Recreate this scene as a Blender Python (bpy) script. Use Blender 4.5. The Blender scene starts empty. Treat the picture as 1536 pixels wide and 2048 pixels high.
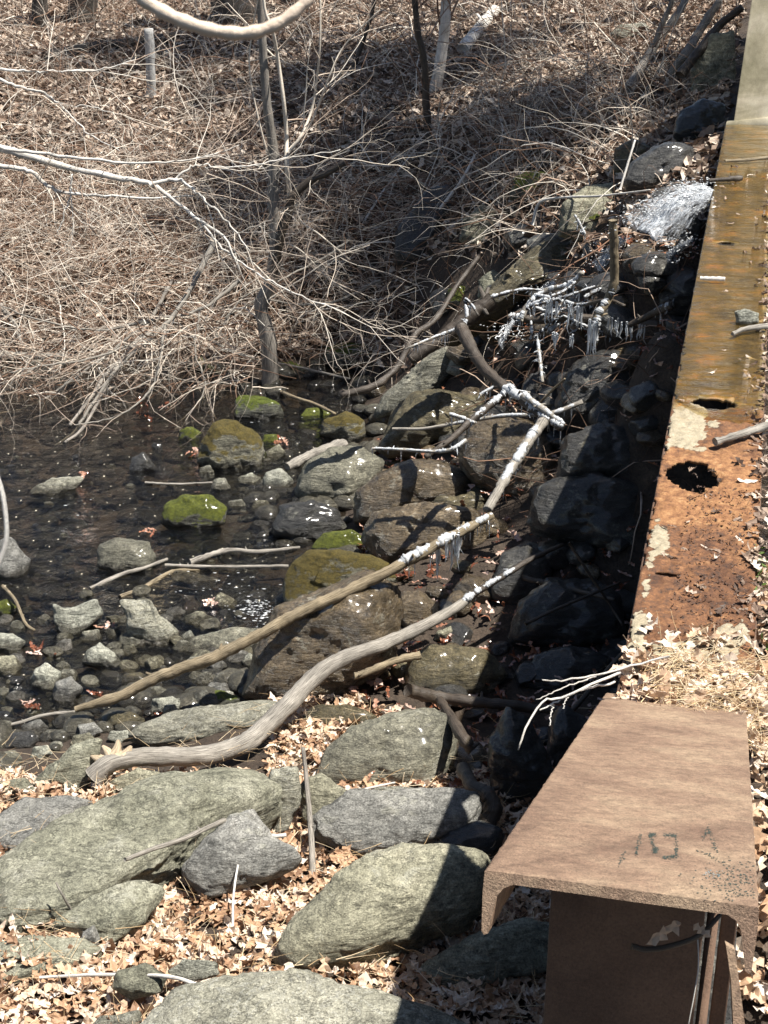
import bpy, math, random
import numpy as np
from mathutils import Vector, noise
random.seed(7); RNG = np.random.default_rng(7)
C = bpy.context.scene.collection
S = bpy.context.scene

# ---------------------------------------------------------------- camera, light
F = 3036.0; PITCH = math.atan(1410 / F); CAMZ = 5.0
CP, SP = math.cos(PITCH), math.sin(PITCH)
cam = bpy.data.cameras.new('camera'); camo = bpy.data.objects.new('camera', cam); C.objects.link(camo)
camo.location = (0, 0, CAMZ); camo.rotation_euler = (math.pi / 2 - PITCH, 0, 0)
cam.sensor_fit = 'VERTICAL'; cam.sensor_height = 32.0; cam.lens = 32.0 * F / 2048.0
cam.clip_start = 0.05; cam.clip_end = 300
cam.dof.use_dof = True; cam.dof.focus_distance = 9.0; cam.dof.aperture_fstop = (cam.lens / 1000) / 0.0011
S.camera = camo
S.view_settings.view_transform = 'Standard'; S.view_settings.look = 'None'
S.view_settings.exposure = 1.05; S.view_settings.gamma = 1.0
SUN = Vector((0.42, -0.07, 1.0)).normalized()
world = bpy.data.worlds.new('World'); S.world = world; world.use_nodes = True
wn = world.node_tree.nodes; wl = world.node_tree.links
sky = wn.new('ShaderNodeTexSky'); sky.sky_type = 'NISHITA'; sky.sun_disc = False
sky.sun_elevation = math.asin(SUN.z); sky.sun_rotation = math.atan2(SUN.x, SUN.y)
wl.new(sky.outputs[0], wn['Background'].inputs[0]); wn['Background'].inputs[1].default_value = 0.05
sl = bpy.data.lights.new('sun', 'SUN'); sl.energy = 5.0; sl.angle = math.radians(0.53); sl.color = (1.0, 0.95, 0.87)
so = bpy.data.objects.new('sun', sl); C.objects.link(so); so.location = (4, -2, 12)
so.rotation_euler = (-SUN).to_track_quat('-Z', 'Y').to_euler()

# ---------------------------------------------------------------- pixel <-> world helpers
def ray(px, py):
    u = (px - 768) / F; v = (py - 1024) / F
    return np.array([u, CP - v * SP, -(SP + v * CP)])
CAM = np.array([0, 0, CAMZ])
def at_h(px, py, h):
    r = ray(px, py); return CAM + r * ((h - CAMZ) / r[2])
def at_d(px, py, d): return CAM + ray(px, py) * d
def px_of(p):
    q = np.asarray(p) - CAM; z = q[1] * CP - q[2] * SP
    return 768 + F * q[0] / z, 1024 + F * (-(q[2] * CP) - q[1] * SP) / z

CTRL = [(-200,2150,.8),(400,2150,.85),(800,2150,.8),(1200,2150,.8),(1700,2150,.9),(-150,1850,.7),(0,1850,.68),(400,1850,.62),(700,1850,.6),(1000,1880,.5),(1300,1850,.5),
 (-150,1650,.45),(0,1650,.42),(400,1650,.42),(650,1690,.38),(900,1650,.36),(1150,1600,.3),(-150,1540,.2),(0,1545,.2),(250,1540,.2),(450,1530,.24),(700,1540,.22),(900,1530,.2),
 (-150,1450,-.12),(0,1450,-.1),(150,1440,-.08),(350,1440,.03),(500,1450,.12),(700,1450,.15),(900,1430,.08),(1100,1450,.1),(0,1350,-.12),(300,1350,-.1),(480,1340,-.05),(700,1340,.1),(850,1340,.02),(1100,1330,.1),
 (-200,1200,-.16),(0,1200,-.14),(300,1200,-.12),(500,1200,-.12),(700,1180,.1),(900,1180,.2),(1100,1200,.25),(1250,1200,.3),(1400,1200,.3),
 (-200,1000,-.2),(0,1000,-.2),(300,1000,-.15),(550,1000,-.06),(700,960,0),(850,980,.2),(1000,1000,.35),(1200,1000,.55),(1400,1000,.55),
 (-200,850,-.2),(0,850,-.2),(300,850,-.15),(600,850,-.1),(750,850,0),(900,850,.3),(1050,850,.55),(1200,850,.9),(1350,850,1.0),
 (-200,750,-.15),(0,750,-.15),(300,760,-.1),(540,765,.04),(650,765,-.06),(720,750,-.04),(800,750,.12),(950,750,.55),(1080,750,.85),(1220,740,1.25),(1350,740,1.4),
 (-200,690,.1),(0,690,.12),(200,690,.14),(400,690,.12),(600,705,.1),(700,695,.08),(830,690,.35),(950,680,.75),(1050,690,1.05),(1150,680,1.4),(1300,680,1.8),
 (-200,600,.42),(0,600,.42),(300,600,.42),(600,600,.5),(800,600,.65),(950,600,1.0),(1100,600,1.4),(1200,600,1.7),(1300,600,2.0),(1420,600,2.1),
 (-300,500,.65),(0,500,.65),(400,500,.7),(700,500,.9),(900,500,1.25),(1100,500,1.6),(1200,500,1.9),(1300,500,2.15),(1400,500,2.3),
 (-300,400,.95),(0,400,.92),(400,400,1.0),(700,400,1.25),(950,400,1.6),(1150,400,2.0),(1280,400,2.25),(1420,400,2.4),
 (-400,250,1.35),(0,250,1.35),(400,250,1.45),(800,250,1.75),(1100,250,2.15),(1300,250,2.4),(1450,250,2.6),(1700,250,2.8),
 (-400,100,1.75),(0,100,1.75),(400,100,1.85),(800,100,2.1),(1150,100,2.45),(1450,100,2.8),(1700,100,3.0),
 (-500,0,2.0),(0,0,2.0),(400,0,2.1),(800,0,2.35),(1200,0,2.7),(1450,0,3.0),(1800,0,3.2)]
CW = np.array([at_h(*c) for c in CTRL])
extra = [(-18,30,2.6),(-18,45,4.5),(0,45,5.5),(18,45,6.5),(18,25,4.0),(14,16,3.4),(8,30,3.8),(-14,15,.4),(-14,10,-.2),(-10,6,.6),(-8,2,.9),(0,2,.8),(-4,-2,.9),(3,0,.8),(6,5,.8),(-18,20,1.5),(0,36,3.6)]
CW = np.vstack([CW, np.array(extra, float)])
_X = CW[:, :2]; _n = len(_X)
_K = np.linalg.norm(_X[:, None] - _X[None], axis=2); _K = np.sqrt(_K**2 + .15**2)
_A = np.zeros((_n + 3, _n + 3)); _A[:_n, :_n] = _K - np.eye(_n) * .12
_A[:_n, _n] = 1; _A[:_n, _n+1:] = _X; _A[_n, :_n] = 1; _A[_n+1:, :_n] = _X.T
_W = np.linalg.solve(_A, np.concatenate([CW[:, 2], [0, 0, 0]]))
def height(x, y):
    x = np.atleast_1d(np.asarray(x, float)); y = np.atleast_1d(np.asarray(y, float))
    out = np.empty(x.size); xf = x.ravel(); yf = y.ravel()
    for i in range(0, x.size, 20000):
        q = np.stack([xf[i:i+20000], yf[i:i+20000]], 1)
        d = np.sqrt(((q[:, None] - _X[None])**2).sum(2) + .15**2)
        out[i:i+20000] = d @ _W[:_n] + _W[_n] + q @ _W[_n+1:]
    out += .025*np.sin(xf*3.1+yf*1.3)*np.sin(yf*2.7-xf*.8) + .012*np.sin(xf*9+1)*np.cos(yf*8.3+xf*2)
    return out.reshape(x.shape)
def H(x, y): return float(height(x, y)[0])
_ts = np.concatenate([np.arange(3, 14, .06), np.arange(14, 40, .15)])
def hit(px, py, lift=0.0, water=False):
    r = ray(px, py); P = CAM + _ts[:, None] * r
    h = height(P[:, 0], P[:, 1])
    if water: h = np.maximum(h, -.03)
    d = P[:, 2] - h - lift
    k = np.argmax(d < 0)
    if d[k] >= 0: return at_d(px, py, 25)
    if k == 0: return P[0]
    f = d[k-1] / (d[k-1] - d[k]); return P[k-1] * (1-f) + P[k] * f
def depth_of(p): return (p[1]) * CP - (p[2] - CAMZ) * SP

# ---------------------------------------------------------------- materials
def ramp(nt, src, stops):
    r = nt.nodes.new('ShaderNodeValToRGB'); e = r.color_ramp.elements
    while len(e) < len(stops): e.new(0.5)
    for i, (p, c) in enumerate(stops):
        e[i].position = p; e[i].color = (*c, 1) if len(c) == 3 else c
    nt.links.new(src, r.inputs[0]); return r.outputs[0]
def g(v): return (v, v, v)
def nz(nt, scale, detail=4, rough=.6, coord='Object', stretch=None, dist=0):
    t = nt.nodes.new('ShaderNodeTexCoord'); n = nt.nodes.new('ShaderNodeTexNoise')
    n.inputs['Scale'].default_value = scale; n.inputs['Detail'].default_value = detail
    n.inputs['Roughness'].default_value = rough; n.inputs['Distortion'].default_value = dist
    src = t.outputs[coord]
    if stretch:
        m = nt.nodes.new('ShaderNodeMapping'); m.inputs['Scale'].default_value = stretch
        nt.links.new(src, m.inputs[0]); src = m.outputs[0]
    nt.links.new(src, n.inputs['Vector']); return n.outputs['Fac']
def mix(nt, f, a, b, mode='MIX'):
    m = nt.nodes.new('ShaderNodeMixRGB'); m.blend_type = mode
    for s, i in ((f, 0), (a, 1), (b, 2)):
        if isinstance(s, (int, float)): m.inputs[i].default_value = s
        elif isinstance(s, tuple): m.inputs[i].default_value = (*s, 1) if len(s) == 3 else s
        else: nt.links.new(s, m.inputs[i])
    return m.outputs[0]
def mth(nt, op, a, b=0.0, clamp=False):
    m = nt.nodes.new('ShaderNodeMath'); m.operation = op; m.use_clamp = clamp
    for s, i in ((a, 0), (b, 1)):
        if isinstance(s, (int, float)): m.inputs[i].default_value = s
        else: nt.links.new(s, m.inputs[i])
    return m.outputs[0]
def bump(nt, h, strength=.5, dist=.01, prev=None):
    b = nt.nodes.new('ShaderNodeBump'); b.inputs['Strength'].default_value = strength; b.inputs['Distance'].default_value = dist
    nt.links.new(h, b.inputs['Height'])
    if prev is not None: nt.links.new(prev, b.inputs['Normal'])
    return b.outputs[0]
def newmat(name):
    m = bpy.data.materials.new(name); m.use_nodes = True; nt = m.node_tree
    return m, nt, nt.nodes['Principled BSDF']
def put(nt, b, col=None, rough=None, nrm=None):
    for s, k in ((col, 'Base Color'), (rough, 'Roughness'), (nrm, 'Normal')):
        if s is None: continue
        if isinstance(s, (int, float)): b.inputs[k].default_value = s
        elif isinstance(s, tuple): b.inputs[k].default_value = (*s, 1)
        else: nt.links.new(s, b.inputs[k])

def rock_mat(name, a, b_, c, wet=0.0, moss=0.0, mosscol=((.10,.13,.01),(.05,.07,.01)), veins=False, scale=1.0):
    m, nt, b = newmat(name)
    oi = nt.nodes.new('ShaderNodeObjectInfo')
    n1 = nz(nt, 3.5*scale, 6, .65); n2 = nz(nt, 28*scale, 8, .75); n3 = nz(nt, 120*scale, 3, .7)
    n4 = nz(nt, 6*scale, 6, .75, dist=.4)
    col = ramp(nt, n1, [(.3, a), (.52, b_), (.72, c)])
    col = mix(nt, .75, col, ramp(nt, n2, [(.3, g(.25)), (.5, g(.5)), (.68, g(.78))]), 'OVERLAY')
    col = mix(nt, .6, col, ramp(nt, n3, [(.35, g(.2)), (.65, g(.8))]), 'OVERLAY')
    # pale lichen and dark stain patches
    col = mix(nt, ramp(nt, n4, [(.57, g(0)), (.62, g(.65))]), col, mix(nt, .6, col, (.52,.51,.42)))
    col = mix(nt, ramp(nt, n4, [(.36, g(.75)), (.43, g(0))]), col, mix(nt, 1, col, g(.4), 'MULTIPLY'))
    if veins:
        v = nz(nt, 7, 5, .6, stretch=(1, 1, 5), dist=.6)
        col = mix(nt, ramp(nt, v, [(.48, g(0)), (.5, g(.5)), (.52, g(0))]), col, (.5,.5,.45))
    val = mth(nt, 'ADD', mth(nt, 'MULTIPLY', oi.outputs['Random'], .45), .78)
    cmb = nt.nodes.new('ShaderNodeCombineColor')
    for i in range(3): nt.links.new(val, cmb.inputs[i])
    col = mix(nt, 1, col, cmb.outputs[0], 'MULTIPLY')
    geo = nt.nodes.new('ShaderNodeNewGeometry')
    sp = nt.nodes.new('ShaderNodeSeparateXYZ'); nt.links.new(geo.outputs['Position'], sp.inputs[0])
    # wet band just above the waterline
    wl_ = mth(nt, 'ADD', sp.outputs[2], mth(nt, 'MULTIPLY', mth(nt, 'SUBTRACT', n2, .5), .12))
    mr = nt.nodes.new('ShaderNodeMapRange'); nt.links.new(wl_, mr.inputs[0])
    mr.inputs[1].default_value = .025; mr.inputs[2].default_value = .06; mr.inputs[3].default_value = 1; mr.inputs[4].default_value = 0
    wetf = mth(nt, 'MAXIMUM', mr.outputs[0], wet)
    col = mix(nt, mr.outputs[0], col, mix(nt, 1, col, (.32,.30,.27), 'MULTIPLY'))
    rough = mth(nt, 'SUBTRACT', .88, mth(nt, 'MULTIPLY', wetf, .55))
    rough = mth(nt, 'ADD', rough, mth(nt, 'MULTIPLY', mth(nt, 'SUBTRACT', n2, .5), .5 if wet else .1))
    nr = bump(nt, n1, .4, .05); nr = bump(nt, n2, .9, .02, nr); nr = bump(nt, n3, .8, .006, nr)
    crk = nt.nodes.new('ShaderNodeTexVoronoi'); crk.feature = 'DISTANCE_TO_EDGE'; crk.inputs['Scale'].default_value = 4.2*scale
    tc = nt.nodes.new('ShaderNodeTexCoord'); mm = nt.nodes.new('ShaderNodeVectorMath'); mm.operation = 'ADD'
    nc = nt.nodes.new('ShaderNodeTexNoise'); nc.inputs['Scale'].default_value = 3; nt.links.new(tc.outputs['Object'], nc.inputs['Vector'])
    nt.links.new(tc.outputs['Object'], mm.inputs[0]); nt.links.new(nc.outputs['Color'], mm.inputs[1]); nt.links.new(mm.outputs[0], crk.inputs['Vector'])
    cr = ramp(nt, crk.outputs['Distance'], [(0, g(0)), (.03, g(1))])
    st = nz(nt, 3.2*scale, 7, .7, stretch=(1.2, 2.2, 6.5), dist=.3); st2 = nz(nt, 5.5*scale, 6, .7, stretch=(3.2, 1.0, 2.0), dist=.5)
    crease = mix(nt, 1, ramp(nt, st, [(.452, g(1)), (.470, g(0)), (.474, g(0)), (.488, g(1))]), ramp(nt, st2, [(.50, g(1)), (.512, g(.25)), (.522, g(1))]), 'MULTIPLY')
    col = mix(nt, .38, col, mix(nt, 1, col, crease, 'MULTIPLY'))
    nr = bump(nt, st, .9, .08, nr); nr = bump(nt, crease, .55, .012, nr)
    nr = bump(nt, cr, .12, .01, nr)
    if moss:
        sn = nt.nodes.new('ShaderNodeSeparateXYZ'); nt.links.new(geo.outputs['Normal'], sn.inputs[0])
        mf = mth(nt, 'ADD', mth(nt, 'MULTIPLY', sn.outputs[2], .5), mth(nt, 'ADD', mth(nt, 'MULTIPLY', n4, .55), mth(nt, 'MULTIPLY', n2, .42)))
        t = 1.05 - .55 * moss
        mf = ramp(nt, mf, [(max(0, t-.07), g(0)), (min(1, t+.02), g(1))])
        fine = nz(nt, 160, 4, .8)
        mc = ramp(nt, n2, [(.35, mosscol[1]), (.62, mosscol[0])])
        mc = mix(nt, .8, mc, ramp(nt, fine, [(.3, g(.2)), (.7, g(.8))]), 'OVERLAY')
        col = mix(nt, mf, col, mc)
        nr2 = bump(nt, fine, 1, .02, nr); nm = nt.nodes.new('ShaderNodeMix'); nm.data_type = 'VECTOR'
        nt.links.new(mf, nm.inputs[0]); nt.links.new(nr, nm.inputs[4]); nt.links.new(nr2, nm.inputs[5]); nr = nm.outputs[1]
        rough = mth(nt, 'MAXIMUM', rough, mth(nt, 'MULTIPLY', mf, .95))
    put(nt, b, col, rough, nr)
    if wet: b.inputs['Coat Weight'].default_value = .75 * wet; b.inputs['Coat Roughness'].default_value = .16
    return m
M = {}
M['grey'] = rock_mat('grey_stone', (.20,.197,.152), (.31,.30,.235), (.43,.415,.335), veins=True)
M['green'] = rock_mat('green_grey_stone', (.18,.18,.128), (.295,.29,.215), (.42,.408,.318))
M['pale'] = rock_mat('pale_stone', (.28,.285,.23), (.40,.40,.33), (.50,.49,.42))
M['tan'] = rock_mat('tan_stone', (.23,.22,.155), (.34,.325,.235), (.47,.44,.335))
M['blue'] = rock_mat('blue_grey_stone', (.18,.18,.165), (.28,.275,.25), (.39,.38,.345))
M['olive'] = rock_mat('olive_algae_stone', (.06,.052,.025), (.14,.115,.06), (.25,.21,.13), wet=.45)
M['wet'] = rock_mat('wet_brown_stone', (.06,.044,.024), (.15,.112,.065), (.29,.23,.15), wet=1)
M['dark'] = rock_mat('dark_wet_and_shaded_stone', (.028,.028,.026), (.055,.053,.048), (.10,.096,.085), wet=.8)  # wet stone, colour also lowered to paint in the shade of the hollow
M['smooth'] = rock_mat('smooth_grey_green_stone', (.14,.135,.10), (.225,.215,.16), (.32,.30,.23), wet=.3)
M['moss'] = rock_mat('green_moss_stone', (.07,.07,.05), (.13,.13,.10), (.26,.26,.21), wet=.3, moss=.8, mosscol=((.17,.19,.02),(.05,.065,.01)))
M['mossb'] = rock_mat('brown_moss_stone', (.12,.11,.08), (.24,.23,.17), (.40,.38,.31), moss=.62, mosscol=((.17,.13,.03),(.06,.05,.015)))
M['mossl'] = rock_mat('lightly_mossed_stone', (.07,.075,.055), (.14,.14,.105), (.26,.26,.21), wet=.3, moss=.5, mosscol=((.15,.19,.02),(.07,.09,.012)))
M['pebble'] = rock_mat('stream_pebble', (.05,.045,.03), (.11,.10,.07), (.21,.19,.14), wet=.6, scale=2)

def rnd_mat(name, stops, rough=.8, transl=0.0, bscale=60, bdist=.003, spec=.3):
    m, nt, b = newmat(name)
    a = nt.nodes.new('ShaderNodeAttribute'); a.attribute_name = 'rnd'
    col = ramp(nt, a.outputs['Fac'], stops)
    n = nz(nt, bscale, 4, .7)
    col = mix(nt, .6, col, ramp(nt, n, [(.3, g(.3)), (.7, g(.72))]), 'OVERLAY')
    put(nt, b, col, rough, bump(nt, n, .6, bdist)); b.inputs['Specular IOR Level'].default_value = spec
    if transl:
        t = nt.nodes.new('ShaderNodeBsdfTranslucent'); nt.links.new(col, t.inputs[0])
        x = nt.nodes.new('ShaderNodeMixShader'); x.inputs[0].default_value = transl
        nt.links.new(b.outputs[0], x.inputs[1]); nt.links.new(t.outputs[0], x.inputs[2])
        nt.links.new(x.outputs[0], nt.nodes['Material Output'].inputs[0])
    return m
M['leaf'] = rnd_mat('dry_oak_leaf', [(0,(.13,.07,.04)),(.10,(.30,.18,.11)),(.35,(.44,.28,.17)),(.58,(.53,.39,.27)),(.8,(.60,.49,.39)),(1,(.68,.60,.51))], .6, .12, 40)
M['leafd'] = rnd_mat('weathered_leaf', [(0,(.06,.04,.03)),(.3,(.16,.105,.075)),(.6,(.31,.23,.17)),(.85,(.50,.41,.33)),(1,(.64,.56,.47))], .6, .1, 40)
M['leafwet'] = rnd_mat('wet_leaf', [(0,(.09,.03,.015)),(.4,(.20,.07,.035)),(.7,(.32,.16,.10)),(1,(.55,.42,.36))], .22, .05, 40, spec=.8)
M['twig'] = rnd_mat('dry_twig', [(0,(.07,.045,.03)),(.25,(.22,.13,.085)),(.5,(.42,.33,.26)),(.8,(.60,.53,.44)),(1,(.70,.65,.57))], .75)
M['straw'] = rnd_mat('straw', [(0,(.42,.28,.14)),(.5,(.60,.46,.28)),(1,(.68,.58,.42))], .7)

def wood_mat(name, a, b_, c, wet=0, stretch=(1,1,1), sc=14, bd=.012):
    m, nt, b = newmat(name)
    u = nt.nodes.new('ShaderNodeUVMap'); mp = nt.nodes.new('ShaderNodeMapping'); mp.inputs['Scale'].default_value = (5, .55, 1)
    nt.links.new(u.outputs[0], mp.inputs[0]); n = nt.nodes.new('ShaderNodeTexNoise'); n.inputs['Scale'].default_value = sc
    n.inputs['Detail'].default_value = 8; n.inputs['Roughness'].default_value = .75; n.inputs['Distortion'].default_value = .4
    nt.links.new(mp.outputs[0], n.inputs['Vector'])
    n2 = nz(nt, 6, 4, .6); n3 = nz(nt, 90, 3, .7)
    col = ramp(nt, n.outputs[0], [(.32, a), (.5, b_), (.66, c)])
    col = mix(nt, .6, col, ramp(nt, n2, [(.35, g(.32)), (.65, g(.66))]), 'OVERLAY')
    crk_ = ramp(nt, n.outputs[0], [(.40, g(0)), (.45, g(1))]); col = mix(nt, .45, col, mix(nt, 1, col, crk_, 'MULTIPLY')); nr = bump(nt, n.outputs[0], .8, bd*.5); nr = bump(nt, n3, .5, .003, nr)
    put(nt, b, col, .8 - .5 * wet, nr); return m
M['drift'] = wood_mat('weathered_driftwood', (.06,.052,.042), (.23,.21,.18), (.43,.40,.35))
M['rootwood'] = wood_mat('tan_root_wood', (.20,.14,.08), (.46,.36,.24), (.62,.53,.40))
M['stick'] = wood_mat('brown_stick_bark', (.05,.038,.022), (.19,.15,.092), (.34,.285,.20))
M['bark'] = wood_mat('sapling_bark', (.07,.06,.05), (.20,.18,.155), (.44,.40,.35))
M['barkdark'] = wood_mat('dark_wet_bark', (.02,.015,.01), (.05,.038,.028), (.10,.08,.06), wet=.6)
M['oakbark'] = wood_mat('furrowed_bark', (.02,.018,.015), (.07,.06,.05), (.15,.13,.11), sc=20, bd=.03)
M['limb'] = wood_mat('pale_limb_bark', (.38,.36,.32), (.60,.57,.52), (.74,.71,.66))
M['vinebark'] = wood_mat('tan_vine_bark', (.42,.33,.25), (.62,.50,.39), (.74,.62,.50), bd=.001)
M['post'] = wood_mat('weathered_post', (.12,.12,.12), (.36,.36,.35), (.55,.54,.51))
M['mosslog'] = wood_mat('mossy_wet_log', (.03,.03,.012), (.08,.075,.03), (.15,.135,.07), wet=.4, bd=.02)

def ice_mat():
    m, nt, b = newmat('clear_white_ice'); n = nz(nt, 60, 4, .6)
    put(nt, b, ramp(nt, n, [(.3, (.70,.75,.80)), (.7, (.92,.94,.96))]), .16, bump(nt, n, .6, .006))
    b.inputs['Transmission Weight'].default_value = .5; b.inputs['IOR'].default_value = 1.31
    b.inputs['Subsurface Weight'].default_value = .0; return m
M['ice'] = ice_mat()
def foam_glint_mat():
    m, nt, b = newmat('white_water_and_glint'); n = nz(nt, 35, 5, .7)
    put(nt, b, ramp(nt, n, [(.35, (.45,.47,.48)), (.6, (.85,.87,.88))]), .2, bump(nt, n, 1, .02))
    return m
M['foam_glint'] = foam_glint_mat()
def water_mat(name, tint, scale, dist, strength, stretch=None, body=None, bodyf=0.0):
    m = bpy.data.materials.new(name); m.use_nodes = True; nt = m.node_tree; nt.nodes.clear()
    out = nt.nodes.new('ShaderNodeOutputMaterial')
    tr = nt.nodes.new('ShaderNodeBsdfTransparent'); tr.inputs[0].default_value = (*tint, 1)
    gl = nt.nodes.new('ShaderNodeBsdfGlossy'); gl.inputs['Roughness'].default_value = .04; gl.inputs[0].default_value = (1,1,1,1)
    n = nz(nt, scale, 4, .6, stretch=stretch, dist=.8); n2 = nz(nt, scale*.3, 2, .5, stretch=stretch)
    n3 = nz(nt, scale*3.2, 2, .6)
    nr = bump(nt, n2, strength, dist*3); nr = bump(nt, n, strength, dist, nr); nr = bump(nt, n3, strength*.6, dist*.3, nr)
    fr = nt.nodes.new('ShaderNodeFresnel'); fr.inputs[0].default_value = 1.33
    nt.links.new(nr, gl.inputs['Normal']); nt.links.new(nr, fr.inputs['Normal'])
    base = tr.outputs[0]
    if body:
        d = nt.nodes.new('ShaderNodeBsdfDiffuse'); d.inputs[0].default_value = (*body, 1)
        x0 = nt.nodes.new('ShaderNodeMixShader'); x0.inputs[0].default_value = bodyf
        nt.links.new(base, x0.inputs[1]); nt.links.new(d.outputs[0], x0.inputs[2]); base = x0.outputs[0]
    x = nt.nodes.new('ShaderNodeMixShader'); nt.links.new(fr.outputs[0], x.inputs[0])
    nt.links.new(base, x.inputs[1]); nt.links.new(gl.outputs[0], x.inputs[2]); nt.links.new(x.outputs[0], out.inputs[0])
    return m
M['water'] = water_mat('stream_water', (.62,.60,.54), 9, .045, 1.0, body=(.012,.013,.014), bodyf=.07)
M['film'] = water_mat('shallow_water_film', (.80,.72,.50), 14, .012, .9, stretch=(1, 2.5, 1), body=(.16,.12,.045), bodyf=.07)
def soil_mat():
    m, nt, b = newmat('dark_soil'); n = nz(nt, 6, 6, .7); n2 = nz(nt, 60, 5, .7)
    col = ramp(nt, n, [(.3, (.03,.02,.013)), (.55, (.07,.05,.035)), (.75, (.13,.095,.065))])
    col = mix(nt, .8, col, ramp(nt, n2, [(.3, g(.25)), (.7, g(.75))]), 'OVERLAY')
    nr = bump(nt, n2, 1, .03); nr = bump(nt, n, .7, .05, nr); put(nt, b, col, .9, nr); return m
M['soil'] = soil_mat()
def steel_mat():
    m, nt, b = newmat('rust_brown_steel'); n = nz(nt, 5, 5, .6); n2 = nz(nt, 45, 6, .75); n3 = nz(nt, 260, 3, .8)
    n4 = nz(nt, 9, 7, .75, stretch=(1, 1.6, 1))
    col = ramp(nt, n, [(.3, (.155,.095,.064)), (.48, (.25,.165,.11)), (.66, (.33,.235,.155))])
    col = mix(nt, ramp(nt, n4, [(.52, g(0)), (.75, g(.35))]), col, (.30,.225,.15))
    col = mix(nt, .8, col, ramp(nt, n2, [(.35, g(.32)), (.65, g(.66))]), 'OVERLAY')
    scr = nz(nt, 20, 5, .8, stretch=(1, 4, 1), dist=1); col = mix(nt, ramp(nt, scr, [(.60, g(0)), (.66, g(.45))]), col, (.10,.055,.035))
    col = mix(nt, .6, col, ramp(nt, n3, [(.3, g(.15)), (.7, g(.85))]), 'OVERLAY')
    col = mix(nt, ramp(nt, nz(nt, 60, 5, .8), [(.66, g(0)), (.72, g(.6))]), col, (.06,.045,.04))
    nr = bump(nt, n2, .6, .004); nr = bump(nt, n3, 1, .0025, nr)
    put(nt, b, col, .62, nr); b.inputs['Metallic'].default_value = .15; return m
M['steel'] = steel_mat()
def pier_mat():
    m, nt, b = newmat('dark_rusted_plate'); n = nz(nt, 6, 5, .6); n2 = nz(nt, 160, 5, .8)
    col = ramp(nt, n, [(.3, (.075,.042,.027)), (.7, (.16,.095,.06))])
    col = mix(nt, .7, col, ramp(nt, n2, [(.3, g(.25)), (.7, g(.75))]), 'OVERLAY')
    put(nt, b, col, .75, bump(nt, n2, .9, .003)); return m
M['pier'] = pier_mat()
T_FAR = np.linalg.norm(at_h(1335, 812, 2.75) - at_h(1240, 1330, 2.75))
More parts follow.
